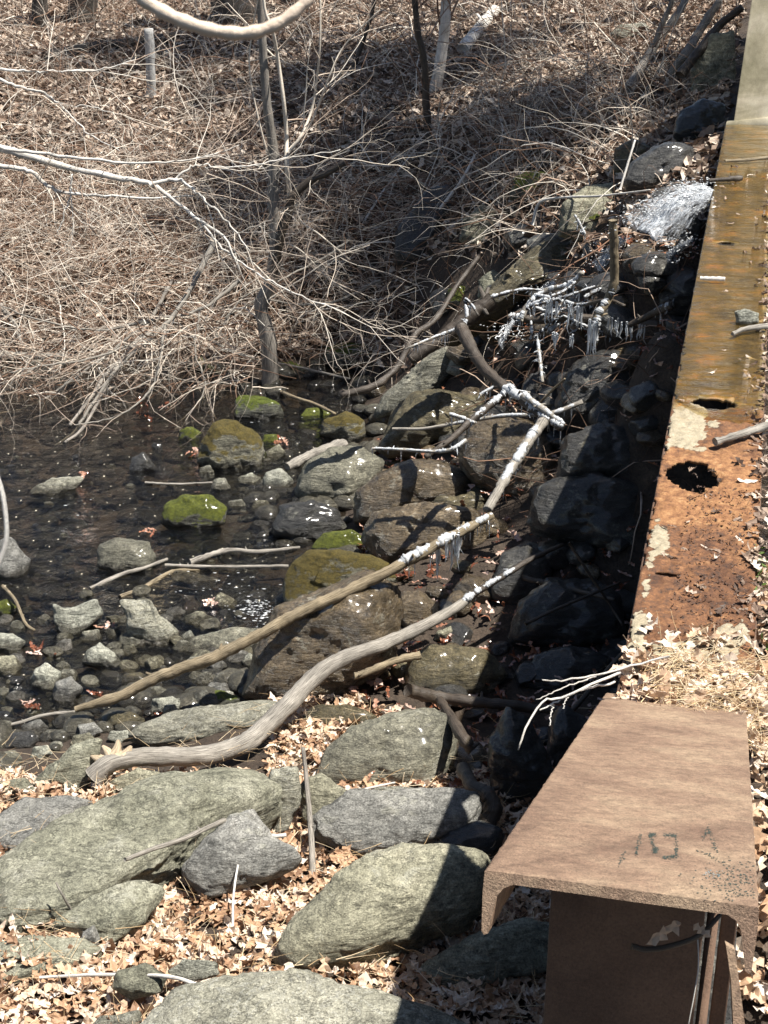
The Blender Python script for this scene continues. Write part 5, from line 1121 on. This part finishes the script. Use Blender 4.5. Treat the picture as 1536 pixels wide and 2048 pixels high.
# frozen branch skeleton
W = [
 ('thick dark trunk piece coming down from the icy fork', [(922,655,11.0),(940,692,10.85),(962,728,10.7),(1000,768,10.5),(1040,795,10.35),(1085,832,10.2),(1125,855,10.1)], .048, .026, 'barkdark', (.55, 1.0, 3)),
 ('icy pole running down left from the crossing point', [(1088,840,10.15),(1060,880,10.05),(1030,925,9.9),(1000,975,9.75),(975,1020,9.6)], .036, .03, 'drift', (.1, .75, 5)),
 ('dark stick slanting down left with an icy top', [(1030,775,10.4),(1000,795,10.4),(950,835,10.3),(900,880,10.2),(850,915,10.15)], .03, .018, 'barkdark', (.0, .5, 4)),
 ('pale horizontal stick with frost on the olive boulder', [(785,858,10.5),(850,857,10.4),(920,845,10.35),(1000,832,10.3),(1060,830,10.25),(1110,825,10.2),(1165,803,10.2)], .010, .018, 'drift', (.3, .95, 6)),
 ('short white frosted stick end above the pale horizontal one', [(898,828,10.3),(925,836,10.3),(950,846,10.25)], .014, .012, 'drift', (.0, 1., 7)),
 ('white frosted stick lying across the wet boulders', [(745,897,9.9),(800,899,9.85),(870,903,9.8),(905,898,9.75),(932,880,9.8)], .009, .015, 'drift', (.0, 1., 8)),
 ('curved frosted branch reaching up from the icy fork', [(925,660,11.1),(935,630,11.1),(930,600,11.15),(940,605,11.1),(958,632,11.05)], .018, .008, 'barkdark', (.0, .9, 9)),
 ('ice-sheathed branch bending left from the fork', [(925,655,11.1),(880,670,11.1),(830,690,11.0),(810,698,11.0)], .014, .006, 'drift', (.0, .7, 10)),
 ('dark branch lying level behind the icicles', [(1018,635,11.3),(1080,640,11.2),(1150,636,11.1),(1230,640,11.0),(1320,650,10.8)], .03, .03, 'barkdark', (.0, .12, 11)),
 ('olive-brown branch standing in the ice pile', [(1225,440,10.4),(1228,500,10.5),(1228,560,10.6),(1215,600,10.65),(1192,640,10.65),(1185,690,10.7)], .03, .032, 'stick', (.45, 1., 12)),
 ('thin branch spanning from the ice pile to the standing branch', [(1070,590,11.2),(1120,600,11.1),(1160,610,11.0),(1215,600,10.7),(1250,612,10.6)], .014, .012, 'barkdark', (.0, .6, 13)),
 ('white ice-cased stick on the pile left of the standing branch', [(1040,640,11.2),(1060,605,11.2),(1095,580,11.2),(1140,570,11.1),(1165,545,11.0)], .022, .02, 'drift', (.0, 1., 14)),
 ('frosted stick pointing up by the mossy stone', [(1170,470,10.7),(1160,450,10.7),(1150,430,10.7)], .012, .008, 'drift', (.0, 1., 15)),
 ('dark log end with a white frosted face under the beam', [(1260,650,10.6),(1300,630,10.5),(1345,610,10.3)], .02, .03, 'barkdark', (.6, 1., 16)),
 ('thin frosted stick hanging below the level dark branch', [(1075,680,10.9),(1080,720,10.8),(1085,765,10.7)], .014, .012, 'drift', (.0, .9, 17)),
 ('long dark bough arching from the bank over the leaning slab', [(960,510,12.3),(915,570,12.2),(870,640,12.0),(830,670,11.9),(790,740,11.8),(740,775,11.7),(680,790,11.7)], .018, .03, 'barkdark', None),
 ('thin brown stick rising left of the dark round boulder', [(1075,810,10.4),(1105,780,10.3),(1130,757,10.2)], .009, .007, 'stick', None),
 ('broken branch end near the crossing point', [(960,790,10.5),(990,775,10.5),(1020,780,10.45),(1060,785,10.4)], .014, .008, 'drift', (.0, 1., 18)),
 ('small icy twig stub above the crossing point', [(1045,790,10.3),(1080,815,10.2),(1128,850,10.1)], .028, .02, 'drift', (.0, 1., 19)),
]
for lb, pts, r0, r1, mt, ic in W:
    P, r, o = wood(lb, pts, r0, r1, mt, 'branch', 'branch', n=26, sides=10, rough=.1, mode='d', knots=2, group='frozen branches over the cascade' if ic else None)
    if ic: ice_on(o, P, r, ic[0], ic[1], 1.15, random.randint(3, 7) if r0 > .012 else 2, ic[2], (.04, .14))
rg = np.random.default_rng(99)
for k in range(16):
    x, y, dd = rg.uniform(1035, 1215), rg.uniform(560, 655), rg.uniform(10.9, 11.4); a = rg.normal(-.5, .6); l = rg.uniform(25, 65)
    q = [(x-l*math.cos(a), y-l*math.sin(a), dd+rg.uniform(-.1, .1)), (x, y+rg.normal(0, 6), dd), (x+l*math.cos(a), y+l*math.sin(a), dd+rg.uniform(-.1, .1))]
    P, r, o = wood('short white stick cased in ice in the jumbled frozen pile', q, rg.uniform(.010, .018), .009, 'barkdark', 'branch', 'branch', n=24, rough=.1, mode='d', group='ice-cased sticks of the frozen pile', knots=1)
    ice_on(o, P, r, 0, 1, 1.2, int(rg.integers(1, 5)), 200+k, (.04, .12))
# icicle curtains
for lb, x0, y0, x1, y1, dep, cnt, l in (('row of icicles hanging from the frozen branch pile', 1085, 600, 1170, 620, 11.0, 16, .2), ('icicle column dripping from the foot of the standing branch', 1175, 650, 1195, 650, 10.6, 9, .3), ('fan of icicles under the upper end of the long pole', 870, 1095, 930, 1070, 9.3, 14, .26), ('small icicles right of the standing branch', 1210, 640, 1290, 655, 10.7, 12, .13), ('short icicles hanging by the small cascade', 1100, 670, 1150, 675, 10.9, 9, .12)):
    rg = np.random.default_rng(int(x0)); tb = Tubes(); c = at_d(x0, y0, dep)
    for k in range(cnt):
        f = rg.random(); q = at_d(x0*(1-f)+x1*f, y0*(1-f)+y1*f+rg.normal(0, 3), dep+rg.normal(0, .04)); l_ = l*rg.uniform(.4, 1); w = rg.uniform(.006, .012)
        tb.add([q+[0,0,.02], q-[0,0,l_*.3], q-[rg.normal(0,.008),0,l_*.7], q-[rg.normal(0,.01),0,l_]], [w*.8, w, w*.6, w*.12], 7, rough=.12)
    o = tb.build('icicles', M['ice']); origin_to(o, c); tag(o, lb, 'icicles')
# other sticks: (label, pixel points (lift), radii, material)
G = [
 ('grey forked dead branch lying in the brush pile at the left bank', [(310,655,.35),(260,700,.3),(215,745,.2),(185,790,.1),(140,850,.04)], .022, .014, 'bark'),
 ('bleached branch from the brush pile down into the water', [(345,560,.4),(300,640,.35),(225,750,.2),(170,850,.08),(130,885,.03)], .02, .012, 'bark'),
 ('level pale log at the far water edge on the left', [(-30,708,.02),(40,712,.02),(100,712,.03),(160,715,.03)], .045, .03, 'drift'),
 ('mossy stub leaning out of the brush pile', [(400,720,.1),(430,745,.05),(450,760,.03)], .035, .02, 'mosslog'),
 ('pale rod lying at the foot of the sapling', [(420,680,.15),(470,705,.1),(530,722,.06),(600,735,.1),(700,758,.05)], .016, .012, 'drift'),
 ('thin brown stick from the sapling to the moss-topped stone', [(550,778,.04),(590,795,.06),(630,808,.08),(670,828,.12)], .018, .014, 'stick'),
 ('bark strip floating below the smooth olive rock', [(180,1178,.02),(240,1150,.04),(290,1135,.05),(335,1118,.05)], .018, .012, 'drift'),
 ('thin straight stick lying on the water', [(330,1130,.06),(400,1133,.05),(480,1133,.05),(577,1132,.05)], .013, .011, 'drift'),
 ('curved bark-stripped branch behind the thin straight stick', [(380,1125,.04),(420,1110,.06),(460,1100,.06),(520,1103,.05),(600,1095,.05)], .025, .012, 'drift'),
 ('reddish submerged root below the bark strip', [(240,1195,.02),(290,1175,.02),(340,1145,.03),(400,1140,.02)], .022, .015, 'stick'),
 ('bent brown stick at the left edge over the water', [(5,1172,.15),(30,1200,.12),(50,1245,.05),(70,1262,.02)], .014, .010, 'stick'),
 ('thin dark stick lying between pebbles in midstream', [(290,965,.04),(350,968,.04),(425,965,.04)], .010, .008, 'drift'),
 ('thin white stick trailing into the water at lower left', [(-10,1458,.04),(40,1445,.05),(90,1430,.06),(150,1424,.05)], .010, .012, 'drift'),
 ('pale curved stick standing between the near slabs', [(625,1755,.02),(624,1700,.1),(618,1620,.2),(612,1550,.3),(606,1495,.42)], .017, .010, 'bark'),
 ('short pale stub jutting from the dark gap between slabs', [(526,1668,.25),(550,1672,.25),(572,1670,.25)], .008, .010, 'limb'),
 ('thin stick leaning on the wedge-shaped rock', [(465,1858,.04),(467,1790,.12),(478,1720,.2),(493,1667,.28)], .006, .004, 'limb'),
 ('long arching bare twig over the lower left leaves', [(80,1955,.06),(170,1950,.12),(260,1950,.16),(350,1955,.2),(420,1985,.2),(470,2020,.2),(520,2070,.2)], .006, .009, 'limb'),
 ('split stick lying on the broad slab', [(250,1720,.3),(300,1700,.3),(360,1680,.3),(450,1640,.3)], .010, .012, 'drift'),
 ('thin stick tilted in the leaves at the lower left', [(145,1825,.1),(125,1790,.2),(112,1765,.25)], .006, .004, 'drift'),
 ('thin twig on the slabs by the round boulder', [(690,1590,.25),(730,1578,.25),(790,1565,.25)], .007, .005, 'limb'),
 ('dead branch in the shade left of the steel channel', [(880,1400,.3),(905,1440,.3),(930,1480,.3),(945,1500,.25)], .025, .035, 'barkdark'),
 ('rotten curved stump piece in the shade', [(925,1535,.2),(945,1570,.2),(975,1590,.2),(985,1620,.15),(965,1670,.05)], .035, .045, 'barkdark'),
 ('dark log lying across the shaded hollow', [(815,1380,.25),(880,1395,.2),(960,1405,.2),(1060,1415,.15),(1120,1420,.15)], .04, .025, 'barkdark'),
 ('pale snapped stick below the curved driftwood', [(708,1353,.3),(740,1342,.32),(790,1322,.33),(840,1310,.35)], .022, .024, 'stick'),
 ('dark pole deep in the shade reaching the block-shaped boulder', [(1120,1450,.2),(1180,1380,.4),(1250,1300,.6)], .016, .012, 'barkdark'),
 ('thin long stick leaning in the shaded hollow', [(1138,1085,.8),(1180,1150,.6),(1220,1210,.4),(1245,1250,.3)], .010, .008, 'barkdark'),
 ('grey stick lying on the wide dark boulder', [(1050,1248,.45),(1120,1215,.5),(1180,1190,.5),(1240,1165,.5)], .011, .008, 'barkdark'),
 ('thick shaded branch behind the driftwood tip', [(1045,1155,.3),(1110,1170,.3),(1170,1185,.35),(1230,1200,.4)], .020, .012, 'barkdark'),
 ('long pale stick on the slope left of the boulders', [(790,508,.1),(860,440,.15),(920,365,.2),(950,310,.25)], .022, .012, 'limb'),
 ('thin pale stick on the slope below the upright sapling', [(730,440,.1),(775,370,.15),(830,300,.15)], .012, .008, 'limb'),
 ('fallen grey trunk leaning at the upper right', [(1255,180,.1),(1310,90,.3),(1360,20,.5),(1385,-40,.7)], .045, .03, 'bark'),
 ('second fallen grey trunk closer to the wall', [(1340,150,.15),(1370,110,.3),(1400,60,.4),(1440,0,.6)], .05, .035, 'bark'),
 ('thick dark fallen bough against the green boulder', [(1360,150,.3),(1400,100,.4),(1440,50,.5),(1485,15,.6)], .045, .035, 'barkdark'),
 ('fallen sunlit log high on the slope', [(925,100,.1),(960,55,.1),(990,20,.1)], .08, .07, 'limb'),
 ('long thin fallen log by the weathered post', [(90,115,.1),(180,95,.1),(260,85,.12),(350,72,.12)], .08, .06, 'oakbark'),
 ('arching dead branch from the slope to the pale boulder', [(1065,450,.5),(1080,405,.6),(1130,395,.5),(1200,392,.4),(1300,380,.3)], .014, .006, 'limb'),
 ('thin pale stick beside the olive-brown branch', [(1240,380,.3),(1255,330,.4),(1270,280,.5)], .010, .008, 'limb'),
 ('slender broken stem leaning over the bank at the left', [(0,610,.2),(30,650,.1),(45,690,.1)], .03, .02, 'drift')]
for lb, pts, r0, r1, mt in G: wood(lb, pts, r0, r1, mt, 'stick' if max(r0, r1) < .04 else 'log', 'stick' if max(r0, r1) < .04 else 'log', n=24, sides=8, rough=.08, knots=2)
# big mossy log by the cascade, bark slab
R([(1165,476),(1190,505),(1150,560),(1075,585),(1015,640),(935,684),(896,676),(985,590),(1050,520),(1105,478)], 'olive', 'long dark wet ledge slanting down from the waterfall to the icy fork', tilt=30, thick=.6, ang=.6, p=3, sub=6)
wood('dark half-sunk log along the lower end of the wet ledge', [(985,600,12.0),(930,640,12.0),(880,680,12.0),(820,720,12.0)], .07, .045, 'barkdark', 'log', 'log', n=40, sides=14, rough=.08, mode='d', knots=3)
wood('flaking bark slab beside the smooth dome-shaped boulder', [(575,935,.05),(610,915,.07),(650,900,.08),(690,888,.08)], .035, .05, 'drift', 'log', 'log', n=16, sides=8, rough=.18)
def on_crest(label, pts, r0, r1, mt, lift=None):
    P = spline([at_h(x, y, CREST+.012+(dz if dz else max(r0, r1))) for x, y, dz in pts], 20); tb = Tubes(); tb.add(P, np.linspace(r0, r1, 20)*(1+.08*np.sin(np.arange(20)*1.3)), 12, rough=.1, rnd=.8)
    o = tb.build('stick', M[mt]); origin_to(o, P[0]); tag(o, label, 'stick')
on_crest('pale peeled log on the wet crest at the right edge', [(1430,884,0),(1465,874,0),(1500,862,0),(1545,848,.03)], .014, .018, 'drift')
on_crest('short pale stick on the wet crest below the stone', [(1465,668,0),(1490,658,0),(1535,652,0)], .009, .015, 'drift')
on_crest('thin tan stick lying across the far end of the crest', [(1450,322,0),(1490,320,0),(1550,314,0)], .010, .012, 'stick')
on_crest('dark wet stick poking over the left edge of the crest', [(1418,361,.01),(1455,358,0),(1483,356,0)], .012, .02, 'barkdark')
on_crest('tiny pale stick on the crest above the orange stain', [(1400,556,0),(1420,557,0),(1450,558,0)], .009, .012, 'limb')
# pale forked twig by the channel
root = empty('forked_twig', at_d(1250, 1325, 4.15)); tag(root, 'pale forked twig hanging over the edge where the channel begins', 'twig'); tb = Tubes()
for pts, r0 in (([(1340,1312,4.1),(1250,1335,4.1),(1190,1350,4.05),(1130,1360,4.0),(1084,1362,3.95)], .006), ([(1240,1345,4.1),(1180,1370,4.0),(1120,1395,3.95),(1090,1400,3.9),(1060,1440,3.85),(1045,1480,3.8),(1036,1500,3.8)], .007), ([(1230,1365,4.1),(1160,1380,4.0),(1110,1405,3.95),(1078,1420,3.9)], .006), ([(1190,1352,4.05),(1130,1375,4.0),(1075,1400,3.95)], .004), ([(1105,1408,3.95),(1102,1430,3.93),(1101,1452,3.9)], .004),([(1135,1390,3.95),(1130,1405,3.93),(1128,1418,3.9)], .003)):
    P, r = path(pts, r0*.55, r0*.32, 20); P += np.random.default_rng(len(pts)).normal(0, .0015, P.shape); tb.add(P, r, 7, rnd=.95, rough=.1)
tb.build('stems', M['limb'], root)
# twig and leaves stuck on the pier
wood('short dark twig caught under the channel on the pier', [(1262,1893,2.5),(1300,1899,2.5),(1350,1890,2.5),(1400,1870,2.52),(1440,1830,2.55)], .0055, .004, 'barkdark', 'stick', 'stick', n=16, mode='d')
wood('thin pale stem hanging down the front of the pier', [(1395,1870,2.52),(1397,1930,2.5),(1390,1980,2.5),(1375,2060,2.5)], .0011, .001, 'limb', 'stick', 'stick', n=14, mode='d')
for lb, x, y, s_ in (('crumpled tan leaf caught on the twig on the pier', 1325, 1866, .07), ('smaller tan leaf at the right on the pier twig', 1402, 1860, .05)):
    o = leaves('dead_leaf', [at_d(x, y, 2.47)], s_, M['leafd'], 11, .12, rnd=np.array([.75])); 
    import mathutils
    c = Vector([float(q) for q in at_d(x, y, 2.47)]); o.data.transform(mathutils.Matrix.Translation(-c)); o.location = c; o.rotation_euler = (1.1, 1.25, .1); tag(o, lb, 'leaf')

# ---------------------------------------------------------------- falling water
def sheet_mat():
    m = bpy.data.materials.new('rushing_water'); m.use_nodes = True; nt = m.node_tree; b = nt.nodes['Principled BSDF']
    u = nt.nodes.new('ShaderNodeUVMap')
    def un(st, sc, d=6, r=.7, di=.3):
        mp = nt.nodes.new('ShaderNodeMapping'); mp.inputs['Scale'].default_value = st; nt.links.new(u.outputs[0], mp.inputs[0])
        n = nt.nodes.new('ShaderNodeTexNoise'); n.inputs['Scale'].default_value = sc; n.inputs['Detail'].default_value = d; n.inputs['Roughness'].default_value = r; n.inputs['Distortion'].default_value = di
        nt.links.new(mp.outputs[0], n.inputs['Vector']); return n.outputs[0]
    a = un((6, .8, 1), 3.2); c = un((16, 2.2, 1), 7, 4)
    sp = nt.nodes.new('ShaderNodeSeparateXYZ'); nt.links.new(u.outputs[0], sp.inputs[0])
    e = mth(nt, 'MULTIPLY', mth(nt, 'ABSOLUTE', mth(nt, 'SUBTRACT', sp.outputs[0], .5)), .42)
    f = mth(nt, 'SUBTRACT', mth(nt, 'ADD', mth(nt, 'MULTIPLY', a, .65), mth(nt, 'MULTIPLY', c, .45)), e)
    al = ramp(nt, f, [(.44, g(.0)), (.53, g(.45)), (.62, g(.95))]); put(nt, b, ramp(nt, c, [(.35, (.32,.36,.40)), (.6, (.82,.85,.88))]), .15, bump(nt, a, 1, .03))
    nt.links.new(al, b.inputs['Alpha']); return m
M['rush'] = sheet_mat()
def fall(name, label, top0, top1, land, depth0, n=26, m=40, thick=.02, seed=1, drops=500, spread=.16, lift=.3):
    rg = np.random.default_rng(seed); root = empty(name, land); tag(root, label, 'waterfall')
    tb = Tubes()
    for k in range(n):
        f = rg.random(); a = top0*(1-f)+top1*f; b = land + np.array([rg.normal(0, spread), rg.normal(0, spread*1.2), rg.normal(0, .03)])
        mid = (a+b)/2 + np.array([0, 0, lift*.25]); P = spline([a, mid, b], 30); q0 = rg.integers(0, 22); P = P[q0:q0+rg.integers(5, 9)]; P = P + rg.normal(0, .006, P.shape) + rg.normal(0, .018, 3); tb.add(P, thick*rg.uniform(.08, .32)*np.sin(np.linspace(.3, 2.8, len(P))), 4, rough=.4)
    tb.build('stream', M['foam_glint'], root)
    for sidx in range(3):
        nu, nv = 26, 30; U_, V_ = np.meshgrid(np.linspace(0, 1, nu), np.linspace(0, 1, nv), indexing='ij'); axd = top1-top0
        fan = 1 + V_*spread*9*(1-.2*sidx); mid_ = (top0+top1)/2; ln_ = np.linalg.norm(axd); aw = np.array([-.25, 1, 0.]); aw /= np.linalg.norm(aw)
        Pp = mid_ + (land-mid_)*(V_**1.0)[..., None] + aw*((U_-.5)*ln_*fan)[..., None] + up*(lift*.22*np.sin(V_*math.pi)*(1-.4*sidx) - V_*0)[..., None]
        nn_ = n2d(U_*3+sidx*7, V_*2, 2.2, sidx*3.1+seed); Pp = Pp + up*(nn_*.045*(V_+.15))[..., None] + aw*(nn_*.02)[..., None]
        k, l = np.meshgrid(np.arange(nu-1), np.arange(nv-1), indexing='ij'); q = np.stack([k*nv+l, (k+1)*nv+l, (k+1)*nv+l+1, k*nv+l+1], -1).reshape(-1, 4)
        part('water_sheet', Pp.reshape(-1, 3), q, M['rush'], root, uv=np.stack([U_, V_*1.0+sidx*3.7], -1).reshape(-1, 2))
    D, Fa = ico(1); V = []; Fc = []
    for k in range(drops):
        f = rg.random(); g_ = rg.random()**.7; a = top0*(1-f)+top1*f; b = land + np.array([rg.normal(0, spread*1.7), rg.normal(0, spread*1.6), abs(rg.normal(0, .05))]); p = a*(1-g_)+b*g_ + np.array([0, 0, .25*lift*math.sin(g_*3.14)]) + rg.normal(0, .03, 3)
        s_ = rg.uniform(.0012, .0045); V.append(D*s_*[2.2, 1, 1]+p); Fc.append(Fa+len(D)*k)
    part('spray', np.vstack(V), np.vstack(Fc), M['foam_glint'], root)
fall('waterfall', 'white water spilling off the far end of the crest onto dark rocks', crest_pt(0, local(1400,400)[1]) , crest_pt(0, local(1415,355)[1]), at_d(1285, 462, 9.9), 9, n=10, seed=4, drops=600, spread=.075)
fall('waterfall', 'lower step of white water under the first fall', at_d(1395, 470, 9.6), at_d(1380, 485, 9.6), at_d(1335, 515, 9.8), 9, n=8, seed=5, drops=120, spread=.06, lift=.05)
fall('waterfall', 'little white cascade behind the icy branches', at_d(1040, 640, 11.2), at_d(1015, 640, 11.2), at_d(1000, 690, 11.0), 11, n=12, seed=6, drops=60, spread=.08, lift=.05)
fall('waterfall', 'thin white run of water sliding from under the first fall toward the ice', hit(1262, 468, .12), hit(1235, 478, .12), hit(1195, 535, .08), 9, n=8, seed=8, drops=120, spread=.05, lift=.05)
fall('waterfall', 'thin white trickle threading between the frozen sticks', hit(1120, 560, .12), hit(1098, 566, .12), hit(1060, 612, .08), 9, n=8, seed=9, drops=90, spread=.05, lift=.05)
# white flecks added on the riffles, standing in for sun glints
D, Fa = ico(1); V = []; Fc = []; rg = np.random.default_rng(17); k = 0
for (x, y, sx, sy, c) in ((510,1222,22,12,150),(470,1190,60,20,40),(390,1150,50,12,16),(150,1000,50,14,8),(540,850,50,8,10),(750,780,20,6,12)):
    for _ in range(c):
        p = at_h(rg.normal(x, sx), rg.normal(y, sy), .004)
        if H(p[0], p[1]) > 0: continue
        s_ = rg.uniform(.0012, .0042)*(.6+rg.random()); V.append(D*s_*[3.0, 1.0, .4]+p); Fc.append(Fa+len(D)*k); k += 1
o = mesh_obj('foam_glint', np.vstack(V), np.vstack(Fc), M['foam_glint']); tag(o, 'bright flecks put in for sun glints on the stream riffles', 'foam_glint', kind='stuff')
# green shoots at crest right edge
N = 45; P = np.array([crest_pt(WID+RNG.normal(.01, .02), RNG.uniform(-.3, .9)) + up*0 for _ in range(N)]); o = leaves('grass', P, .025, M['grass'], 5, .8); tag(o, 'tiny green weeds along the right edge of the crest', 'weeds', kind='stuff')

# tall pines outside the view at the right, whose crowns shade the slope
for lb, (x0, y0), Hh, (ra, rb), sd, nl in (('tall pine on the right bank nearest the concrete wall', (690, 170), 15, (2.3, 2.2), 51, 4200), ('tall pine on the right bank shading the middle slope', (720, 340), 15, (2.0, 2.6), 52, 3000),
      ('tall pine furthest right on the bank', (1130, 260), 15, (2.4, 2.2), 53, 3200), ('very tall pine shading the upper left slope', (330, 110), 25, (2.2, 2.2), 54, 2000)):
    G_ = hit(x0, y0); cc = G_ + np.array(SUN)/SUN.z*Hh; rg = np.random.default_rng(sd); z0 = H(cc[0], cc[1]); root = empty('pine_tree', (cc[0], cc[1], z0)); tag(root, lb, 'tree')
    t1 = Tubes(); P = spline([(cc[0], cc[1], z0-.3), (cc[0]+.1, cc[1], z0+Hh*.5), (cc[0], cc[1], cc[2]+rb+1)], 30); rad = np.linspace(.26, .04, 30); t1.add(P, rad, 12, rough=.05)
    C_ = []
    for _ in range(46):
        a = rg.uniform(0, 6.28); zz = rg.uniform(-1, 1); rr_ = math.sqrt(1-zz*zz)*rg.uniform(.6, 1); e = cc + np.array([math.cos(a)*rr_*ra, math.sin(a)*rr_*ra, zz*rb]); b0_ = np.array([cc[0], cc[1], e[2]-.6]); t1.add([b0_, (b0_+e)/2+[0,0,.1], e], [.05, .03, .012], 5)
        f = rg.uniform(.35, 1.05, nl//46)[:, None]; C_.append(b0_*(1-f)+e*f + rg.normal(0, .20, (nl//46, 3)))
    t1.build('trunk', M['oakbark'], root); C_ = np.vstack(C_); fo_ = leaves('crown', C_, rg.uniform(.12, .32, len(C_)), M['needles'], 3, .8); fo_.data.transform(__import__('mathutils').Matrix.Translation(-Vector(root.location))); fo_.parent = root
